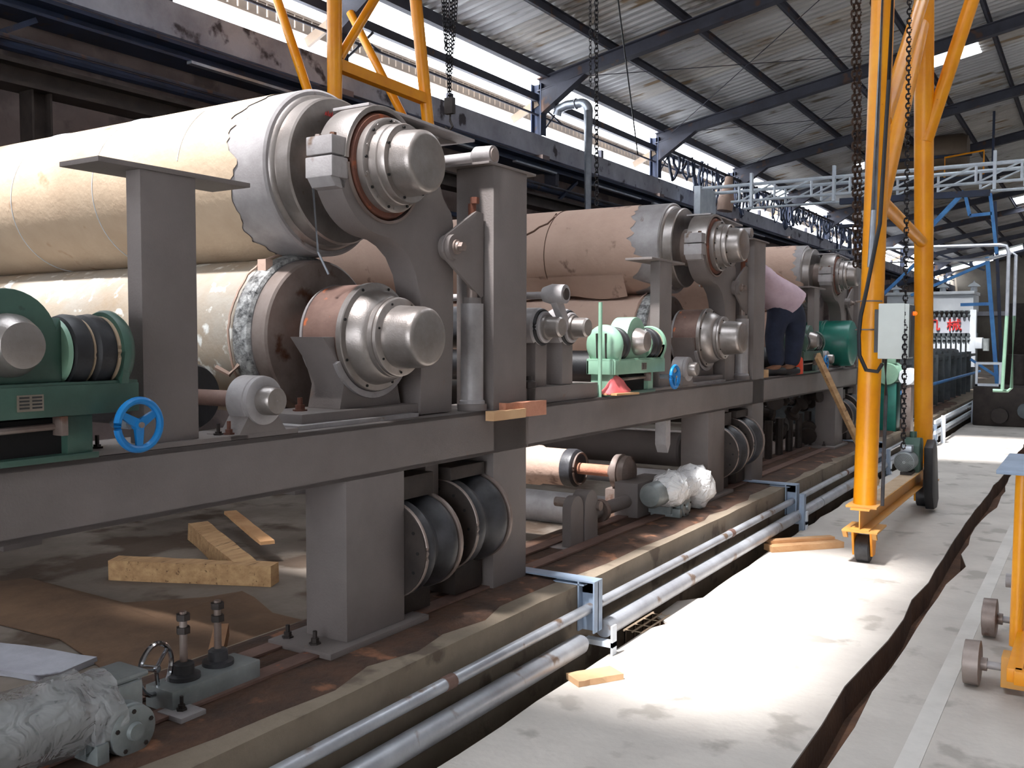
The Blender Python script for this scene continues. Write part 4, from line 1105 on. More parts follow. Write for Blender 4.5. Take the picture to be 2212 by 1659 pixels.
# doctor roll pair and holder in the gap before the second stand
t = thing('machine_bed', 'grey box bed on the second frame beam under the twin pale bearings', 'bed', (-2.7, 4.57, 1.246))
b = MB(); b.box(-2.88, -2.52, 4.16, 4.98, 1.247, 1.335); b.build('bed', 'frame_grey', t, bevel=.004)
b = MB(); b.lathe((-2.53, 4.20, 1.247), (0, 0, 1), [(0, 0), (0, .032), (.085, .036), (.09, .04), (.12, .038), (.13, .02), (.15, .016), (.15, 0)], 20); b.build('screw_foot', 'dark_steel', t)
for i, (y, x) in enumerate(((4.36, -2.52), (4.62, -2.50))):
    t = thing('twin_bearing', ['left of the two silver bearings on posts beside the nearest tall post', 'right of the two silver bearings on posts, next to the green rod'][i], 'bearing', (x - .1, y, 1.336), 'twin bearings')
    b = MB(); b.lathe((x - .14, y, 1.655), (1, 0, 0), [(0, 0), (0, .095), (.02, .105), (.10, .105), (.12, .09), (.122, .085), (.14, .085), (.145, .078), (.145, 0)], 40); b.build('housing', 'silver_flat', t)
    b = MB(); b.lathe((x, y, 1.655), (1, 0, 0), [(-.01, .07), (.02, .068), (.022, .056), (.09, .054), (.10, .046), (.10, 0)], 32); b.build('end_cap', 'silver_paint', t)
    b = MB(); b.box(x - .14, x - .03, y - .06, y + .06, 1.337, 1.60); b.build('post', 'frame_grey', t, bevel=.004)
    b = MB(); b.torus((x - .02, y, 1.655), (1, 0, 0), .09, .010, 32, 6); b.build('wrap_ring', 'black_rubber', t)
    b = MB(); b.lathe((x - .16, y, 1.655), (-1, 0, 0), [(0, .03), (.3, .03), (.3, .12), (3.9, .12), (3.9, 0)], 24); b.build('roll_body', 'rubber_grey', t)
t = thing('lever_rod', 'pale rod with a round clevis head above the twin bearings', 'lever', (-2.6, 4.36, 1.7))
b = MB(); b.cyl((-2.50, 4.35, 1.825), (-3.4, 4.35, 1.825), .02, 12); b.build('rod', 'silver_flat', t)
b = MB(); b.lathe((-2.40, 4.36, 1.83), (-1, 0, 0), [(0, 0), (0, .05), (.08, .055), (.13, .04), (.13, 0)], 26); b.build('clevis_head', 'silver_flat', t)
b = MB(); b.prism([(4.32, 1.80), (4.40, 1.80), (4.47, 1.70), (4.46, 1.64), (4.43, 1.64), (4.40, 1.70)], 'x', -2.48, -2.44); b.build('arm', 'silver_flat', t, bevel=.004)
b = MB(); b.cyl((-2.402, 4.36, 1.83), (-2.395, 4.36, 1.83), .032, 18); b.build('pin', 'dark_steel', t)
tag(MB().cyl((-2.515, 4.995, 1.246), (-2.515, 4.995, 1.81), .012, 12).build('threaded_rod', 'green_pale'), 'upright pale green rod left of the pale green guide unit', 'rod')
tag(MB().obox((-2.46, 5.02, 1.262), (-2.46, 5.34, 1.255), .09, .012).build('wood_strip', 'timber_orange'), 'thin orange wood strip under the red cloth on the second beam', 'timber')
b = MB()
n = 14; rows = []
for j, (z, r_) in enumerate(((1.262, .16), (1.272, .155), (1.30, .11), (1.335, .075), (1.36, .035), (1.372, .0))):
    row = []
    for i in range(n):
        a = 2 * PI * i / n; q = r_ * (1 + .22 * math.sin(a * 5 + j * .4))
        row.append((-2.49 + q * .30 * math.cos(a), 5.16 + q * math.sin(a) * (1.0 if math.sin(a) < 0 else 1.1), z))
    rows.append(row)
vs = [p for r_ in rows for p in r_]; fs = []
for j in range(len(rows) - 1):
    for i in range(n): fs.append((j * n + i, j * n + (i + 1) % n, (j + 1) * n + (i + 1) % n, (j + 1) * n + i))
b.add(vs, fs); tag(b.build('cloth', 'red_cloth', angle=80), 'faded red cloth draped in a cone on the second beam', 'cloth')
b = MB(); b.prism([(9.12, 1.247), (9.32, 1.247), (9.30, 1.40), (9.20, 1.43)], 'x', -2.53, -2.46); tag(b.build('cloth', 'orange_cloth', bevel=.01), 'bright orange cloth on the beam just right of the person', 'cloth')
b = MB(); b.tube([(-2.735, 2.83, 2.21), (-2.74, 2.86, 1.95), (-2.72, 2.90, 1.86)], .005, 6)
tag(b.build('wire', 'galvanised'), 'thin wire hanging from the cap lug between the two nearest rolls', 'wire')
b = MB(); b.box(-2.60, -2.52, 6.02, 6.10, .86, 1.03); b.prism([(6.02, .86), (6.10, .86), (6.06, .80)], 'x', -2.60, -2.52)
tag(b.build('hanging_lug', 'silver_flat'), 'small pale pointed lug under the beam left of the second column', 'lug')
# tangle of dark valves under the third frame
t = thing('valve_cluster', 'dark tangled cluster of valves and flanges below the third frame', 'valves', (-2.9, 10.8, .35))
rr = random.Random(5)
for i in range(16):
    c = Vector((-2.75 - rr.random() * .4, 9.5 + rr.random() * 1.7, .5 + rr.random() * .45)); d = Vector((rr.uniform(-1, 1), rr.uniform(-1, 1), rr.uniform(-.3, 1)))
    r_ = rr.uniform(.04, .12)
    b = MB(); b.lathe(c, d, [(0, 0), (0, r_), (.04, r_), (.05, r_ * .5), (.16, r_ * .45), (.17, r_ * .9), (.20, r_ * .9), (.20, 0)], 12); b.build('valve_body', 'dark_steel', t)
for i in range(5):
    b = MB(); b.cyl((-2.85, 9.5 + .38 * i, .36), (-2.85, 9.5 + .38 * i, .75), .04, 10); b.build('pipe_stub', 'dark_steel', t)
t = thing('cable_trough', 'rusty wire cage standing in the gutter beside the bright aisle floor', 'wire cage', (-2.08, 4.8, -.4))
b = MB()
for yy in (4.62, 4.74, 4.86, 4.98):
    b.tube([(-2.16, yy, -.42), (-2.16, yy, .0), (-2.06, yy, .0), (-2.06, yy, -.2)], .006, 5)
for (xx, zz_) in ((-2.16, 0), (-2.06, 0), (-2.11, 0), (-2.06, -.1)): b.cyl((xx, 4.6, zz_), (xx, 5.0, zz_), .006, 5)
b.build('wires', 'kraft', t)['kind'] = 'stuff'

# ================================================================== YELLOW GANTRY
G = thing('gantry_crane', 'tall yellow tubular gantry crane straddling the machine, rolling on the aisle floor', 'gantry', (-1.39, 8.2, 0))
def leg_frame(x, near):
    s = 1 if near else -1
    m = 'yellow'
    def leg(p0, p1, r=.079): MB().cyl(p0, p1, r, 24).build('leg', m, G)
    def brace(p0, p1, r=.062): MB().cyl(p0, p1, r, 20).build('brace', m, G)
    zb = .0 if near else .0
    if near:
        leg((x, 6.97, .405), (x + .02, 7.26, 5.94)); leg((x, 9.60, .405), (x + .02, 8.68, 5.94), .082)
        brace((x, 7.12, 2.62), (x, 9.35, 2.46), .05)
        brace((x, 7.18, 2.50), (x, 8.86, 4.30), .068)
        brace((x + .04, 7.14, 3.15), (x + .06, 9.55, 5.3), .055)
        brace((x + .03, 9.08, 3.35), (x + .80, 9.05, 5.94), .06)
    else:
        leg((x, 8.10, .405), (x, 8.13, 5.94), .085); leg((x, 10.55, .405), (x, 9.62, 5.94), .078)
        MB().obox((x, 8.12, 4.72), (x, 9.86, 4.68), .11, .13).build('brace', m, G)
        brace((x, 8.2, 4.80), (x + .05, 9.0, 5.94), .055)
        brace((x - .05, 8.12, 3.60), (x - 1.05, 8.12, 5.95), .055)
        brace((x - .08, 9.76, 4.1), (x - 1.15, 9.68, 5.95), .055)
    dy0 = 0 if near else 1.1; dy1 = 0 if near else .95
    b = MB(); b.box(x - .065, x + .065, 6.80 + dy0, 9.78 + dy1, .392, .402); b.box(x - .065, x + .065, 6.80 + dy0, 9.78 + dy1, .25, .26); b.box(x - .004, x + .004, 6.80 + dy0, 9.78 + dy1, .26, .392)
    b.build('base_beam', 'yellow_dusty' if near else 'yellow', G, bevel=.001)
    if near: MB().box(x - .06, x + .06, 7.25, 9.3, .4022, .4042).build('beam_dust', 'dusty_top', G, smooth=False)
    for y in (6.97 + dy0 * 1.03, 9.60 + dy1):
        MB().box(x - .105, x + .105, y - .13, y + .13, .402, .418).build('leg_flange', 'yellow_dusty', G, bevel=.002)
        b = MB(); b.box(x - .12, x + .12, y - .17, y + .17, .235, .25); b.build('bogie_plate', 'yellow_dusty', G, bevel=.002)
        for sx in (-1, 1):
            b = MB(); b.prism([(y - .10, .235), (y + .10, .235), (y + .045, .05), (y - .045, .05)], 'x', x + sx * .062 - .008, x + sx * .062 + .008); b.build('wheel_fork', 'yellow', G, bevel=.002)
            b = MB(); b.prism([(y - .16, .235), (y - .12, .235), (y - .09, .18), (y - .12, .19)], 'x', x + sx * .10 - .02, x + sx * .10 + .01); b.build('fork_gusset', 'yellow_dusty', G)
        b = MB(); b.lathe((x - .05, y, .098), (1, 0, 0), [(0, 0), (0, .085), (.008, .097), (.092, .097), (.1, .085), (.1, 0)], 32); b.build('wheel', 'rubber_grey', G)
leg_frame(-1.39, True)
leg_frame(-7.5, False)
b = MB(); b.box(-8.6, .8, 7.95, 8.10, 6.0, 6.03); b.box(-8.6, .8, 7.95, 8.10, 6.2, 6.23); b.box(-8.6, .8, 8.01, 8.04, 6.03, 6.2)
b.build('main_girder', 'yellow', G, bevel=.002)
for x, ya, yb in ((-1.39, 7.1, 8.9), (-7.5, 7.9, 9.69)):
    MB().box(x - .1, x + .1, ya, yb, 5.93, 6.0).build('head_beam', 'yellow', G, bevel=.002)
# conduit and cable on the near leg
MB().tube([(-1.345, 7.16, 5.94), (-1.375, 6.985, 2.5), (-1.385, 6.955, 2.10)], .020, 10).build('conduit', 'galvanised', G)
b = MB(); b.tube([(-1.27, 7.15, 5.94), (-1.30, 7.02, 3.4), (-1.325, 6.95, 2.4), (-1.36, 6.88, 2.12), (-1.38, 6.84, 1.95), (-1.41, 6.80, 1.75), (-1.42, 6.80, 1.62), (-1.41, 6.79, 1.48), (-1.36, 6.77, 1.38), (-1.29, 6.79, 1.37), (-1.27, 6.84, 1.42)], .014, 8)
b.build('cable', 'cable_black', G)
b = MB(); b.tube([(-1.26, 6.90, 1.46), (-1.26, 6.95, 1.2), (-1.265, 6.93, .42)], .013, 8); b.build('conduit', 'rubber_grey', G)
for z in (1.86, 1.66):
    MB().torus((-1.39, 6.965, z), (0, 0, 1), .084, .006, 28, 6).build('strap', 'machined', G)
# control box
t = thing('control_box', 'pale grey electrical box with an orange lamp, strapped to the near yellow gantry leg', 'control box', (-1.2, 6.9, 1.455))
b = MB(); b.box(-1.295, -1.125, 6.805, 6.96, 1.458, 1.838); b.build('door', 'box_grey', t, bevel=.006)
b = MB(); b.box(-1.29, -1.098, 6.812, 7.0, 1.462, 1.834); b.build('case', 'box_grey', t, bevel=.004)
b = MB(); b.box(-1.097, -1.09, 6.83, 6.99, 1.47, 1.825); b.build('side_panel', 'rubber_grey', t, bevel=.002)
b = MB(); b.lathe((-1.09, 6.92, 1.77), (1, 0, 0), [(0, 0), (0, .014), (.018, .013), (.026, .006), (.027, 0)], 16); b.build('lamp', 'orange_lamp', t)
b = MB(); b.cyl((-1.26, 6.86, 1.43), (-1.26, 6.86, 1.46), .014, 10); b.cyl((-1.17, 6.86, 1.435), (-1.17, 6.86, 1.46), .012, 10); b.build('gland', 'dark_steel', t)
b = MB(); b.box(-1.33, -1.28, 6.86, 6.94, 1.5, 1.8); b.build('mounting', 'rubber_grey', t)
# drive on the base beam
t = thing('drive_motor', 'round grey electric motor with a teal gearbox on the gantry base beam', 'motor', (-1.4, 8.8, .405))
b = MB(); b.lathe((-1.42, 8.72, .515), (0, 1, 0), [(0, 0), (0, .04), (.004, .082), (.02, .088), (.20, .088), (.21, .07), (.21, 0)], 36); b.build('motor_body', 'valve_grey', t)
b = MB()
for i in range(6): b.torus((-1.42, 8.717, .515), (0, 1, 0), .02 + .011 * i, .002, 24, 4)
b.build('fan_grille', 'rubber_grey', t)['kind'] = 'stuff'
b = MB(); b.box(-1.46, -1.37, 8.78, 8.9, .60, .655); b.build('terminal_box', 'galvanised', t, bevel=.006)
b = MB(); b.prism([(8.93, .405), (9.17, .405), (9.17, .66), (9.13, .70), (9.0, .71), (8.93, .64)], 'x', -1.46, -1.33); b.build('gearbox', MATS['green_paint'], t, bevel=.012)
b = MB(); b.cyl((-1.40, 9.05, .70), (-1.40, 9.05, .76), .03, 12); b.build('breather', 'green_paint', t)
b = MB(); b.box(-1.45, -1.36, 8.72, 8.94, .405, .43); b.build('foot', 'dark_steel', t)
t = thing('chain_guard', 'black sloping chain guard beside the far leg of the gantry base', 'guard', (-1.27, 9.35, .03))
b = MB(); b.prism([(9.05, .62), (9.22, .68), (9.33, .60), (9.50, .10), (9.40, .03), (9.22, .04), (9.10, .20)], 'x', -1.31, -1.235); b.build('guard', 'black_rubber', t, bevel=.01)
b = MB(); b.box(-1.325, -1.30, 9.15, 9.3, .25, .40); b.build('bracket', 'black_rubber', t)

# ================================================================== CART AT THE RIGHT EDGE
t = thing('trolley', 'yellow-posted trolley with small steel wheels cut off by the right edge of the photo', 'trolley', (-.3, 5.1, 0))
for (y) in (4.74, 5.56):
    for x in (-.46,):
        b = MB(); b.lathe((x - .035, y, .105), (1, 0, 0), [(0, 0), (0, .06), (.004, .066), (.006, .10), (.07, .103), (.074, .085), (.074, .03), (.10, .03), (.10, 0)], 32); b.build('wheel', 'machined', t)
    b = MB(); b.cyl((-.43, y, .105), (.35, y, .105), .018, 12); b.build('axle', 'silver_flat', t)
    b = MB(); b.lathe((.36, y, .105), (1, 0, 0), [(0, 0), (0, .10), (.07, .103), (.07, 0)], 32); b.build('wheel', 'machined', t)
    b = MB(); b.box(-.335, -.24, y - .06, y + .06, .03, .17); b.build('axle_block', 'yellow_dusty', t, bevel=.004)
b = MB(); b.cyl((-.305, 5.12, .10), (-.30, 5.17, .955), .03, 16); b.build('post', 'yellow', t)
b = MB(); b.obox((-.27, 4.5, .15), (-.27, 5.8, .15), .06, .06); b.obox((-.27, 4.5, .15), (.35, 4.5, .15), .06, .06); b.obox((-.27, 5.8, .15), (.35, 5.8, .15), .06, .06); b.build('chassis', 'yellow', t, bevel=.003)
b = MB(); b.box(-.40, .35, 4.98, 5.75, .955, .975); b.build('tray', 'bracket_blue', t, bevel=.003)
b = MB(); b.cyl((-.37, 5.33, .37), (-.25, 5.33, .37), .035, 14); b.build('winch_drum', 'silver_flat', t)

# ================================================================== CHAINS AND HANGING THINGS
def chain(name, m, label, p0, p1, L=.06, r=.0065, w=.02, group=None):
    b = MB(); p0 = Vector(p0); p1 = Vector(p1); d = (p1 - p0); n = int(d.length / (L * .74)); dn_ = d.normalized()
    u, v = frame_of(dn_); st = d / n
    for i in range(n):
        c = p0 + st * (i + .5); s_ = u if i % 2 else v
        pts = []
        for k in range(8):
            a = 2 * PI * k / 8; pts.append(c + dn_ * math.sin(a) * L * .5 + s_ * math.cos(a) * w)
        b.tube(pts, r, 4, True)
    o = tag(b.build(name, m), label, 'chain', group)
    return o
chain('chain', 'chain_rust', 'rusty double hoist chain left of the near yellow gantry leg, longer strand', (-1.82, 8.06, 5.94), (-1.75, 8.2, 2.20), .065, .009, .019, 'hoist chains')
chain('chain', 'chain_rust', 'rusty hoist chain strand running close behind the longer one by the gantry leg', (-1.775, 8.06, 5.94), (-1.715, 8.2, 2.20), .065, .009, .019, 'hoist chains')
chain('chain', 'chain_rust', 'slack rusty chain slanting to the gantry leg at the top', (-1.78, 8.05, 5.94), (-1.55, 8.1, 3.4), .06, .007, .02, 'hoist chains')
chain('chain', 'chain_black', 'black hand chain hanging in front of the silver down pipe', (-4.13, 8.05, 5.94), (-4.10, 8.05, 2.86), .06, .007, .021, 'hoist chains')
chain('chain', 'chain_black', 'thin black chain just left of the one before the silver down pipe', (-4.20, 8.06, 5.94), (-4.18, 8.06, 4.0), .05, .004, .014, 'hoist chains')
chain('chain', 'chain_black', 'thin dark chain hanging in front of the grey control box', (-1.24, 7.3, 5.94), (-1.10, 6.72, .86), .045, .0055, .015, 'hoist chains')
for i, (x, z) in enumerate(((-5.98, 4.6), (-5.92, 4.35), (-5.86, 4.0), (-5.80, 4.0), (-5.74, 4.35), (-5.66, 4.6))):
    chain('chain', 'chain_black', ['outermost left black chain of the cluster over the nearest roll end', 'second chain from the left in the cluster over the nearest roll end', 'long chain left of the middle in the cluster over the nearest roll end', 'long chain right of the middle in the cluster over the nearest roll end', 'second chain from the right in the cluster over the nearest roll end', 'outermost right black chain of the cluster over the nearest roll end'][i], (x, 8.05, 5.94), (x * .3 + -5.83 * .7, 8.05, z), .055, .006, .016, 'chain cluster')
t = thing('hoist_hook', 'dark hoist block and hook ending the chain cluster over the nearest roll', 'hook', (-5.82, 8.05, 3.8))
b = MB(); b.box(-5.88, -5.77, 8.02, 8.08, 3.93, 4.1); b.build('block', 'dark_steel', t, bevel=.01)
b = MB(); b.tube([(-5.82, 8.05, 3.95), (-5.82, 8.05, 3.86), (-5.79, 8.05, 3.80), (-5.83, 8.05, 3.76), (-5.88, 8.05, 3.80)], .014, 8); b.build('hook', 'dark_steel', t)
for i, x in enumerate((-1.79, -4.13, -5.83)):
    t = thing('hoist_trolley', ['hoist trolley over the near gantry leg chains', 'hoist trolley over the middle black chain', 'hoist trolley over the chain cluster'][i], 'hoist', (x, 8.03, 5.94), 'hoist trolleys')
    MB().box(x - .1, x + .1, 7.93, 8.15, 5.88, 6.0).build('trolley_body', 'dark_steel', t, bevel=.01)
t = thing('vent_pipe', 'silver down pipe with a bent top in front of the clerestory opening', 'pipe', (-8.0, 15.4, 0))
pts = [(-8.0, 15.35, 0), (-8.0, 15.35, 5.72)] + [(-8.0 - .16 + .16 * math.cos(a), 15.35, 5.72 + .16 * math.sin(a)) for a in [PI * i / 16 for i in range(1, 9)]] + [(-8.45, 15.35, 5.88), (-8.62, 15.35, 5.83), (-8.66, 15.35, 5.72)]
MB().tube(pts, .085, 16).build('pipe', 'galvanised', t)
MB().torus((-8.25, 15.35, 5.88), (1, 0, 0), .09, .012, 20, 6).build('flange', 'galvanised', t)
tag(MB().cyl((-5.9, 12.0, 6.95), (-7.4, 16.2, 5.0), .012, 6).build('sag_cable', 'cable_black'), 'thin black cable slanting down across the roof in front of the clerestory', 'cable')

# ================================================================== THE PERSON
def skin_body(name, joints, bones, m, parent, lv=2):
    me = bpy.data.meshes.new(name); keys = list(joints)
    off = parent.location
    me.from_pydata([tuple(Vector(joints[k][0]) - off) for k in keys], [(keys.index(a), keys.index(c)) for a, c in bones], [])
    o = bpy.data.objects.new(name, me); COL.objects.link(o); o.parent = parent
    sm = o.modifiers.new('skin', 'SKIN'); sm.use_smooth_shade = True
    for i, k in enumerate(keys):
        r = joints[k][1]; r = (r, r) if not isinstance(r, tuple) else r
        me.skin_vertices[0].data[i].radius = r
    me.skin_vertices[0].data[0].use_root = True
    su = o.modifiers.new('sub', 'SUBSURF'); su.levels = lv; su.render_levels = lv
    me.materials.append(MATS[m])
    return o
P = thing('person', 'person bending over behind the second frame, pale pink shirt and dark blue trousers', 'person', (-2.68, 9.45, 1.246))
J = {'pelvis': ((-2.64, 9.55, 2.06), (.13, .105)), 'spine': ((-2.72, 9.46, 2.20), (.125, .10)), 'chest': ((-2.84, 9.30, 2.30), (.15, .11)), 'neck': ((-2.97, 9.13, 2.30), .055), 'head0': ((-3.03, 9.06, 2.27), .075), 'head1': ((-3.12, 8.97, 2.22), .088), 'crown': ((-3.19, 8.90, 2.19), .07),
     'hipL': ((-2.60, 9.60, 1.95), .08), 'kneeL': ((-2.60, 9.62, 1.66), .07), 'ankleL': ((-2.62, 9.60, 1.33), .045), 'toeL': ((-2.74, 9.50, 1.275), .035),
     'hipR': ((-2.69, 9.49, 1.95), .08), 'kneeR': ((-2.72, 9.42, 1.66), .07), 'ankleR': ((-2.68, 9.40, 1.33), .045), 'toeR': ((-2.78, 9.28, 1.275), .035),
     'shL': ((-2.80, 9.40, 2.28), .07), 'elL': ((-2.92, 9.25, 2.02), .045), 'wrL': ((-3.03, 9.10, 1.86), .032), 'haL': ((-3.07, 9.05, 1.82), .03),
     'shR': ((-2.96, 9.18, 2.22), .07), 'elR': ((-2.98, 9.12, 1.98), .045), 'wrR': ((-3.08, 9.0, 1.83), .032), 'haR': ((-3.12, 8.96, 1.79), .03)}
BN = [('pelvis', 'spine'), ('spine', 'chest'), ('chest', 'neck'), ('neck', 'head0'), ('head0', 'head1'), ('head1', 'crown'), ('pelvis', 'hipL'), ('hipL', 'kneeL'), ('kneeL', 'ankleL'), ('ankleL', 'toeL'), ('pelvis', 'hipR'), ('hipR', 'kneeR'), ('kneeR', 'ankleR'), ('ankleR', 'toeR'),
      ('chest', 'shL'), ('shL', 'elL'), ('elL', 'wrL'), ('wrL', 'haL'), ('chest', 'shR'), ('shR', 'elR'), ('elR', 'wrR'), ('wrR', 'haR')]
for s_, q in (('L', 1), ('R', -1)):
    h = Vector(J['ha' + s_][0]); f = Vector((-.5, -.35, -.6)).normalized(); sd_ = f.cross(Vector((0, 0, 1))).normalized()
    for k, (o_, l_) in enumerate(((-.026, .062), (-.009, .072), (.009, .068), (.026, .055))):
        J['f%s%da' % (s_, k)] = (h + f * .03 + sd_ * o_, .0085); J['f%s%db' % (s_, k)] = (h + f * (.03 + l_ * .6) + sd_ * o_ * 1.1, .0075)
        J['f%s%dc' % (s_, k)] = (h + f * (.03 + l_) + sd_ * o_ * 1.1 + Vector((.012, .01, -.01)), .0065)
        BN += [('ha' + s_, 'f%s%da' % (s_, k)), ('f%s%da' % (s_, k), 'f%s%db' % (s_, k)), ('f%s%db' % (s_, k), 'f%s%dc' % (s_, k))]
    J['t%sa' % s_] = (h + f * .012 + sd_ * .036 * q, .009); J['t%sb' % s_] = (h + f * .045 + sd_ * .052 * q, .0075)
    BN += [('ha' + s_, 't%sa' % s_), ('t%sa' % s_, 't%sb' % s_)]
skin_body('body', J, BN, 'skin', P)
b = MB(); s0 = Vector((-2.625, 9.575, 1.985)); s1 = Vector((-2.95, 9.15, 2.33)); sd_ = s1 - s0
b.lathe(s0, sd_, [(0, .10), (0, .160), (.10, .166), (.22, .160), (.34, .158), (.46, .168), (.54, .150), (.60, .10), (.64, .065)], 24)
for k in ('L', 'R'):
    a_ = Vector(J['sh' + k][0]); c_ = Vector(J['el' + k][0]); b.lathe(a_ - (c_ - a_) * .2, c_ - a_, [(0, 0), (0, .05), (.03, .085), (.10, .088), (.26, .068), (.27, .055)], 16)
for i_, v in enumerate(b.v):
    q = Vector(v) * 7; b.v[i_] = tuple(Vector(v) + Vector((1, 1, 1)) * .012 * mnoise.noise(q))
b.build('shirt', 'shirt', P, angle=70)
TR = {'waist': ((-2.665, 9.53, 2.09), (.14, .125)), 'crotch': ((-2.64, 9.55, 1.95), (.15, .13)), 'thL': ((-2.59, 9.62, 1.84), .098), 'kneeL': ((-2.60, 9.62, 1.62), .082), 'hemL': ((-2.62, 9.60, 1.32), .070),
      'thR': ((-2.70, 9.46, 1.84), .098), 'kneeR': ((-2.72, 9.42, 1.62), .082), 'hemR': ((-2.68, 9.40, 1.32), .070)}
skin_body('trousers', TR, [('waist', 'crotch'), ('crotch', 'thL'), ('thL', 'kneeL'), ('kneeL', 'hemL'), ('crotch', 'thR'), ('thR', 'kneeR'), ('kneeR', 'hemR')], 'jeans', P)
for (a, c) in (('ankleL', 'toeL'), ('ankleR', 'toeR')):
    A = Vector(J[a][0]); C_ = Vector(J[c][0]); A.z = 1.29; C_.z = 1.28
    b = MB(); d = (C_ - A); b.lathe(A - d * .5, d, [(0, 0), (.01, .035), (.05, .043), (.17, .045), (.26, .038), (.285, .02), (.288, 0)], 16)
    b.build('shoe', 'black_rubber', P)
b = MB(); H0 = Vector(J['head1'][0]); b.lathe(H0 + Vector((.055, .055, .03)), Vector((-.09, -.09, .0)), [(0, 0), (.01, .06), (.05, .093), (.10, .098), (.15, .08), (.185, .04), (.19, 0)], 18)
for i, v in enumerate(b.v):
    if v[2] < H0.z - .01: b.v[i] = (v[0], v[1], H0.z - .01 + (v[2] - H0.z) * .15)
b.build('hair', 'hair', P)
fd = Vector((-.35, -.35, -.85)).normalized(); sx_ = Vector((.7, -.7, 0))
b = MB(); b.lathe(H0 + fd * .07 - Vector((.02, .02, 0)), fd, [(0, .022), (.02, .014), (.03, 0)], 8); b.build('nose', 'skin', P)
for q in (-1, 1):
    b = MB(); b.lathe(H0 + fd * .078 + sx_ * .032 * q + Vector((-.03, -.03, 0)) * .8, fd, [(0, .012), (.008, .009), (.012, 0)], 8); b.build('eye', 'hood_white', P)
    b = MB(); b.lathe(H0 + sx_ * .088 * q, sx_ * q, [(0, .024), (.012, .02), (.014, 0)], 10); b.build('ear', 'skin', P)

P.location = P.location + Vector((.12, -.62, 0)); P.scale = (1.12, 1.12, .92)

# ================================================================== FAR END OF THE HALL
# white lattice bridge across the machine
t = thing('lattice_bridge', 'white lattice pipe bridge crossing under the roof beyond the gantry', 'bridge', (-3, 22, 4.8))
for (y, z) in ((22.0, 5.24), (22.0, 4.86), (22.9, 5.24), (22.9, 4.80)):
    MB().cyl((-8.45 if z > 5 else -7.6, y, z), (4.5, y, z), .042 if z > 5 else .032, 8).build('chord', 'white_metal', t)
for j, yy in enumerate((22.0, 22.9)):
    for i in range(14):
        x = -7.4 + i * .85
        MB().cyl((x, yy, 4.86), (x, yy, 5.24), .03, 6).build('strut', 'white_metal', t)
        MB().cyl((x, yy, 4.86), (x + .85, yy, 5.24), .022, 6).build('diagonal', 'white_metal', t)
for x in (-7.1, -5.2, -1.95): MB().box(x - .03, x + .03, 21.94, 22.06, 4.7, 5.5).build('hanger', 'white_metal', t, smooth=False)
for x in (-8.42, 4.45): MB().box(x - .08, x + .08, 21.9, 23.0, 0 if x > 0 else 4.2, 5.3).build('support', 'white_metal', t, smooth=False)
# duct and walkway under the roof
t = thing('roof_duct', 'fat brown insulated duct hung under the roof beyond the white bridge', 'duct', (-4, 30, 6.2))
MB().lathe((-5.6, 30, 7.0), (1, 0, 0), [(0, 0), (0, .48), (2.1, .50), (2.25, .42), (2.25, 0)], 28).build('duct_body', 'duct', t)
MB().lathe((-5.6, 30, 6.45), (1, 0, 0), [(0, 0), (0, .32), (2.0, .34), (2.0, 0)], 24).build('duct_body', 'duct', t)
for z in (6.75, 6.05): MB().box(-6.0, -3.2, 29.4, 29.5, z, z + .08).build('duct_rail', 'blue_steel', t, smooth=False)
t = thing('walkway_rail', 'small yellow guard rail on the walkway beside the roof duct', 'railing', (-3.3, 28, 5.9))
b = MB(); b.tube([(-3.7, 28, 5.95), (-3.7, 28, 6.5), (-2.75, 28, 6.6), (-2.75, 28, 5.95)], .03, 6); b.tube([(-3.7, 28, 6.2), (-4.3, 28, 6.05)], .03, 6); b.build('rail', 'yellow', t)
MB().box(-6.0, -2.5, 27.9, 28.8, 5.88, 5.95).build('walkway_deck', 'blue_steel', t, smooth=False)
for x in (-5.9, -2.6): MB().box(x - .03, x + .03, 28.7, 28.76, 5.95, roofz(x) + .15).build('hanger', 'blue_steel', t, smooth=False)
# blue steel tower
t = thing('steel_tower', 'bright blue steel frame tower at the far right', 'tower', (-2.0, 20, 0))
def bar(a, c, r=.05, m='blue_light', n='tower_bar'): MB().obox(a, c, r * 1.2, r * 1.2).build(n, m, t, smooth=False)
bar((-1.84, 20, 4.35), (-1.70, 20, 3.2)); bar((-1.86, 20, 3.15), (-1.56, 20, .0), .06); bar((-2.85, 20, 3.80), (-2.28, 20, 4.42), .07)
bar((-2.28, 20, 4.42), (-2.18, 20, 3.95)); bar((-2.18, 20, 3.95), (-1.80, 20, 3.97)); bar((-3.2, 20, 2.45), (-1.85, 20, 3.05), .045); bar((-2.30, 20, 2.25), (-1.74, 20, 2.26), .05)
bar((-2.85, 20, 3.75), (-2.85, 20, 1.37), .06, 'bracket_blue'); bar((-2.1, 20.0, 1.2), (-1.6, 20, .85), .04); bar((-2.85, 20, 3.3), (-1.9, 20, 2.9), .03, 'blue_steel')
bar((-1.86, 21.2, 4.35), (-1.60, 21.2, 0), .05, 'blue_steel'); bar((-4.6, 20, 4.40), (-1.84, 20, 4.36), .10, 'blue_steel'); bar((-4.6, 20, 3.9), (-2.9, 20, 3.85), .06, 'blue_steel')
bar((-3.9, 20, 2.3), (-3.1, 20, 3.1), .05)
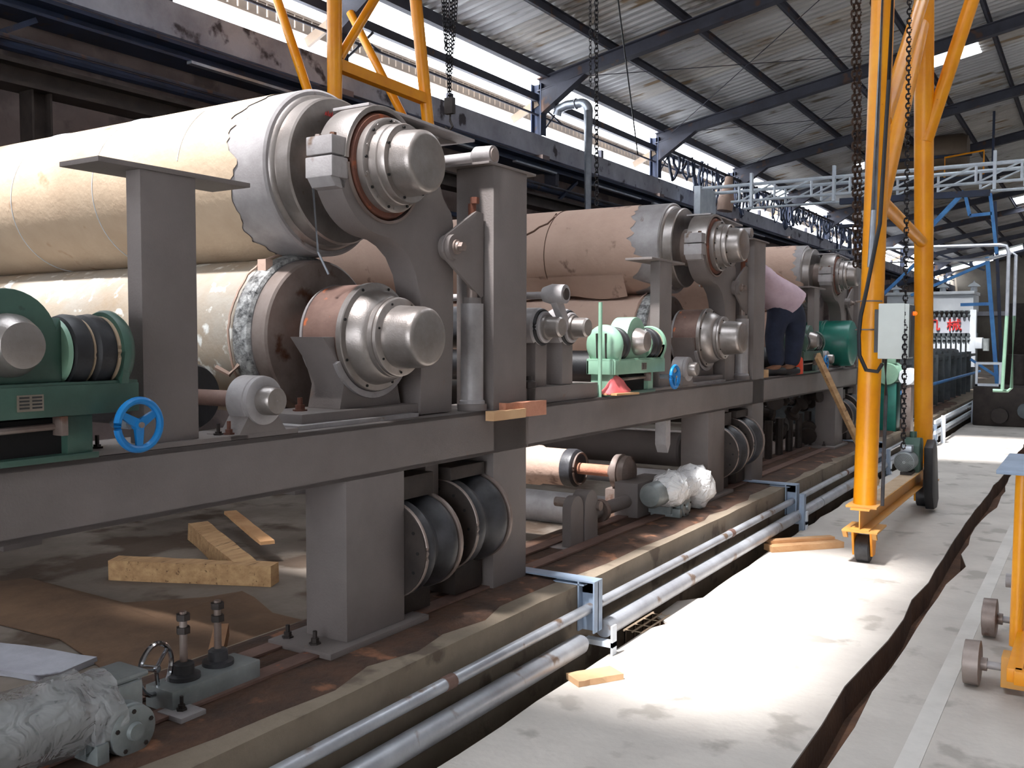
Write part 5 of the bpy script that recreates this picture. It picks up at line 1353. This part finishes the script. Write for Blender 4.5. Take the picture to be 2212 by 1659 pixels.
# white steam pipes, turning green at the foot
t = thing('steam_pipe', 'white pipe running level past the yellow legs then dropping down, green at the foot', 'pipe', (-1.05, 14, .9))
MB().tube([(-4.55, 14, 2.90), (-2.6, 14, 2.86), (-1.16, 14, 2.84), (-1.08, 14, 2.82), (-1.05, 14, 2.74), (-1.05, 14, 1.9)], .024, 10).build('pipe', 'galvanised', t)
MB().cyl((-1.05, 14, 1.9), (-1.08, 14, .92), .023, 10).build('lower_pipe', 'green_pale', t)
t = thing('steam_pipe', 'second white pipe just right of the first, green at the foot', 'pipe', (-.98, 14, .9))
MB().tube([(-4.3, 14.1, 2.68), (-1.3, 14.1, 2.66), (-1.02, 14.1, 2.74), (-.97, 14.1, 2.70), (-.97, 14.1, 1.9)], .022, 10).build('pipe', 'galvanised', t)
MB().tube([(-.97, 14.1, 1.9), (-.98, 14.1, .94), (-1.02, 14.1, .9), (-1.2, 14.1, .9)], .022, 10).build('lower_pipe', 'green_pale', t)
b = MB(); b.box(-1.93, -1.50, 19.2, 19.5, 1.12, 1.16); b.box(-1.93, -1.89, 19.2, 19.24, .722, 1.12); b.box(-1.54, -1.50, 19.2, 19.24, .722, 1.12); b.box(-1.93, -1.50, 19.2, 19.5, .722, .76)
tag(b.build('pipe_stand', 'white_metal'), 'small white stand at the foot of the green pipes, on the dark machinery', 'stand')
# ceiling lamps
for i, (x, z, y, L) in enumerate(((-3.48, 3.60, 30, .46), (-2.90, 3.74, 30, .5), (-2.25, 3.98, 30, .7))):
    t = thing('strip_lamp', ['left of the three lit strip lamps on the blue truss at the far right', 'middle lit strip lamp on the blue truss at the far right', 'rightmost lit strip lamp, cut by the right edge'][i], 'lamp', (x, y, z), 'far strip lamps')
    MB().obox((x - L / 2, y, z), (x + L / 2, y, z + L * .26), .12, .10).build('tube', 'lamp_white', t, smooth=False)
    MB().obox((x - L / 2, y, z + .08), (x + L / 2, y, z + .08 + L * .26), .10, .05).build('housing', 'box_grey', t, smooth=False)
tag(MB().obox((-6, 30.1, 3.0), (0, 30.1, 4.65), .12, .14).build('truss_bar', 'blue_steel', smooth=False), 'slanting blue truss bar carrying the lit strip lamps', 'beam')
# dryer hood with red characters
D = thing('dryer_hood', 'white framed machine hood with two red characters on its panel, far right', 'machine', (-3.7, 26, 0))
MB().box(-4.72, -2.72, 26, 27.2, 2.28, 2.68).build('hood_top', 'hood_white', D, bevel=.02)
MB().box(-4.76, -2.70, 25.95, 27.25, 2.68, 2.76).build('hood_rim', 'hood_white', D, bevel=.01)
MB().box(-4.70, -2.78, 26.02, 26.1, 1.73, 2.12).build('sign_panel', 'sign_panel', D, smooth=False)
for x in (-2.72, -4.66): MB().box(x - .07, x + .07, 25.98, 26.2, .9, 2.3).build('hood_post', 'hood_white', D, bevel=.01)
for (x, h) in ((-4.55, .16), (-3.45, .20), (-2.75, .22)):
    MB().lathe((x, 26.3, 2.76), (0, 0, 1), [(0, .08), (h * .5, .07), (h * .55, .15), (h * .8, .10), (h, .03), (h + .06, 0)], 12).build('knob', 'hood_white', D)
for i in range(17):
    x = -4.6 + i * .112
    MB().lathe((x, 26.0, 2.12), (0, 0, 1), [(0, .035), (.05, .04), (.07, .02), (.12, .018), (.14, .035), (.17, 0)], 6).build('valve', 'dryer_dark', D)
    MB().lathe((x, 26.0, 1.72), (0, 0, -1), [(0, .035), (.07, .045), (.1, .03), (.16, .05), (.16, 0)], 6).build('nozzle', 'dryer_dark', D)
    MB().box(x - .034, x + .034, 26.0, 26.04, 1.22, 1.52).build('slat', 'hood_white', D, smooth=False)
MB().box(-4.7, -2.7, 26.06, 27.0, .3, 1.74).build('lower_body', 'dryer_dark', D, bevel=.02)
MB().box(-2.66, -2.5, 25.9, 26.3, 1.35, 1.62).build('side_valve', 'hood_white', D, bevel=.02)
MB().cyl((-2.42, 26, 1.3), (-2.42, 26, 1.6), .07, 10).build('side_valve', 'valve_grey', D)
def stroke(b, ox, oz, s, a, c, w=.075):
    b.obox((ox + a[0] * s, 26.005, oz + a[1] * s), (ox + c[0] * s, 26.005, oz + c[1] * s), .03, w * s, None)
def wood_rad(b, ox, oz, s):
    stroke(b, ox, oz, s, (0, .70), (.42, .70)); stroke(b, ox, oz, s, (.22, 1.0), (.22, 0)); stroke(b, ox, oz, s, (.21, .68), (.02, .30)); stroke(b, ox, oz, s, (.24, .62), (.40, .42))
s = .30
b = MB(); ox, oz = -3.78, 1.78
wood_rad(b, ox, oz, s); stroke(b, ox, oz, s, (.52, .90), (.52, .45)); stroke(b, ox, oz, s, (.52, .45), (.40, .02)); stroke(b, ox, oz, s, (.52, .90), (.84, .90)); stroke(b, ox, oz, s, (.84, .90), (.84, .12)); stroke(b, ox, oz, s, (.84, .10), (1.0, .10)); stroke(b, ox, oz, s, (1.0, .10), (1.02, .28))
b.build('red_character', 'sign_red', D, smooth=False)
b = MB(); ox = -3.30
wood_rad(b, ox, oz, s)
for a, c in (((.42, .76), (1.04, .76)), ((.78, 1.0), (.84, .5)), ((.84, .5), (1.02, .04)), ((1.02, .04), (1.06, .2)), ((.90, .96), (.98, .86)), ((.44, .48), (.76, .48)), ((.54, .66), (.52, .3)), ((.52, .3), (.42, .06)), ((.68, .66), (.68, .06)), ((1.0, .56), (.76, .12))): stroke(b, ox, oz, s, a, c, .06)
b.build('red_character', 'sign_red', D, smooth=False)
# dryer line running to the hood
t = thing('dryer_line', 'long dark grey-green machine line running to the white hood', 'machine', (-3.4, 20, .35))
MB().box(-4.6, -2.75, 13.6, 25.3, .36, .62).build('sole_beam', 'dryer_dark', t, bevel=.01)
rr = random.Random(21)
for i in range(13):
    y = 13.8 + i * .86
    MB().lathe((-2.75, y, 1.0), (-1, 0, 0), [(0, 0), (0, .12), (.04, .14), (.05, .33), (.12, .36), (2.2, .36), (2.2, 0)], 24).build('dryer_roll', 'dryer_dark', t)
    MB().box(-2.74, -2.58, y - .14, y + .14, .5, 1.15).build('bearing_box', ['machined', 'frame_grey', 'dryer_dark'][i % 3], t, bevel=.02)
    MB().box(-2.62, -2.5, y - .25, y - .2, .36, 1.3).build('post', 'dryer_dark', t, bevel=.005)
MB().box(-2.60, -2.54, 13.6, 25.3, 1.18, 1.24).build('top_rail', 'dryer_dark', t)
MB().cyl((-2.45, 13.6, .8), (-2.45, 25.3, .8), .03, 8).build('side_pipe', 'blue_light', t)
t = thing('drive_unit', 'teal drive motor with a white round cover seen between the two gantry legs', 'motor', (-2.2, 13.4, .35))
MB().box(-2.52, -2.28, 13.3, 13.6, .35, 1.0).build('motor_stand', 'teal', t, bevel=.01)
MB().lathe((-2.40, 13.28, 1.12), (0, 1, 0), [(0, 0), (0, .14), (.03, .155), (.42, .155), (.42, 0)], 24).build('motor', 'green_pale', t)
MB().box(-2.5, -2.3, 13.3, 13.5, 1.26, 1.34).build('terminal_box', 'green_pale', t, bevel=.01)
MB().lathe((-2.16, 13.3, 1.08), (0, 1, 0), [(0, 0), (0, .10), (.03, .115), (.3, .12), (.3, 0)], 24).build('coupling_cover', 'hood_white', t)
MB().box(-2.22, -2.10, 13.32, 13.55, .35, 1.0).build('coupling_stand', 'machined', t, bevel=.01)
# rails and dark machinery at the end of the aisle
t = thing('gutter_rail', 'low white posts and rails along the gutter at the far end of the aisle', 'railing', (-2.0, 17, 0))
for y in (15.6, 19.6, 23.6):
    MB().box(-2.02, -1.96, y - .03, y + .03, -.05, .42).build('post', 'white_metal', t, smooth=False)
for z in (.22, .38): MB().obox((-2.03, 15.0, z - .02), (-2.03, 23.6, z), .03, .05).build('rail', 'white_metal', t, smooth=False)
t = thing('floor_machine', 'dark low machinery parked across the far end of the aisle', 'machine', (-1.0, 24, 0))
for i in range(16):
    x = -1.4 + rr.random() * 2.6; y = 20.4 + rr.random() * 4; h = .35 + rr.random() * 1.3
    r_ = .12 + rr.random() * .3
    if i % 2: MB().lathe((x, y, .002), (0, 0, 1), [(0, r_), (h * .5, r_), (h * .55, r_ * .6), (h, r_ * .55), (h, 0)], 14).build('housing', ['dark_steel', 'dryer_dark', 'blue_steel'][i % 3], t)
    else: MB().box(x - r_, x + r_, y, y + r_ * 2, .002, h).build('housing', ['dark_steel', 'dryer_dark', 'rubber_grey'][i % 3], t, bevel=.03)
MB().box(-1.95, 2.5, 19.1, 19.9, 0, .72).build('bed', 'dark_steel', t, bevel=.03)
for i in range(9): MB().lathe((-1.5 + i * .42, 19.0, .2 + .1 * (i % 3)), (0, 1, 0), [(0, 0), (0, .14), (.12, .15), (.12, 0)], 14).build('flange', ['dark_steel', 'dryer_dark'][i % 2], t)
t = thing('tarp_stack', 'pale stacked parts beside the dark machinery at the far right', 'stack', (-.8, 18.5, 0))
for i in range(4): MB().box(-.98 + .04 * i, -.35, 18.2, 18.7, .003 + .09 * i, .08 + .09 * i).build('part', ['hood_white', 'ring_beam'][i % 2], t, bevel=.02)
tag(MB().box(-3.3, -1.0, 45, 45.6, 0, 3.1).build('far_cabinet', 'dark_steel', bevel=.05), 'tall dark machine block far behind the hood', 'machine')
D.location = D.location + Vector((.085, -.6, 0))
# hanging hoses in the far clerestory
t = thing('hose_tangle', 'tangle of hoses and cables hanging in the far left clerestory openings', 'hoses', (-8.6, 24, 5.4))
for i in range(70):
    y = 21.2 + i * .36 + rr.uniform(-.1, .1)
    z0 = 6.0 + rr.uniform(-.1, .15); dpt = rr.uniform(.3, .95); w_ = rr.uniform(.3, .9)
    pts = [(-8.75 + rr.uniform(-.04, .04), y + w_ * (q / 8 - .5), z0 - dpt * (1 - (q / 4 - 1) ** 2)) for q in range(9)]
    MB().tube(pts, rr.uniform(.02, .05), 5).build('hose', 'blue_steel', t)
MB().cyl((-8.75, 21, 6.02), (-8.75, 47, 6.02), .05, 6).build('carrier', 'rafter_steel', t)
t = thing('wrapped_duct_end', 'pale cloth-wrapped duct stub under the eave near the lattice bridge', 'duct', (-8.4, 24.1, 5.0))
MB().lathe((-8.5, 24.1, 4.95), (.1, .1, 1), [(0, 0), (0, .2), (.3, .22), (.7, .12), (.9, .1), (.9, 0)], 14).build('duct_stub', 'kraft_pink', t)
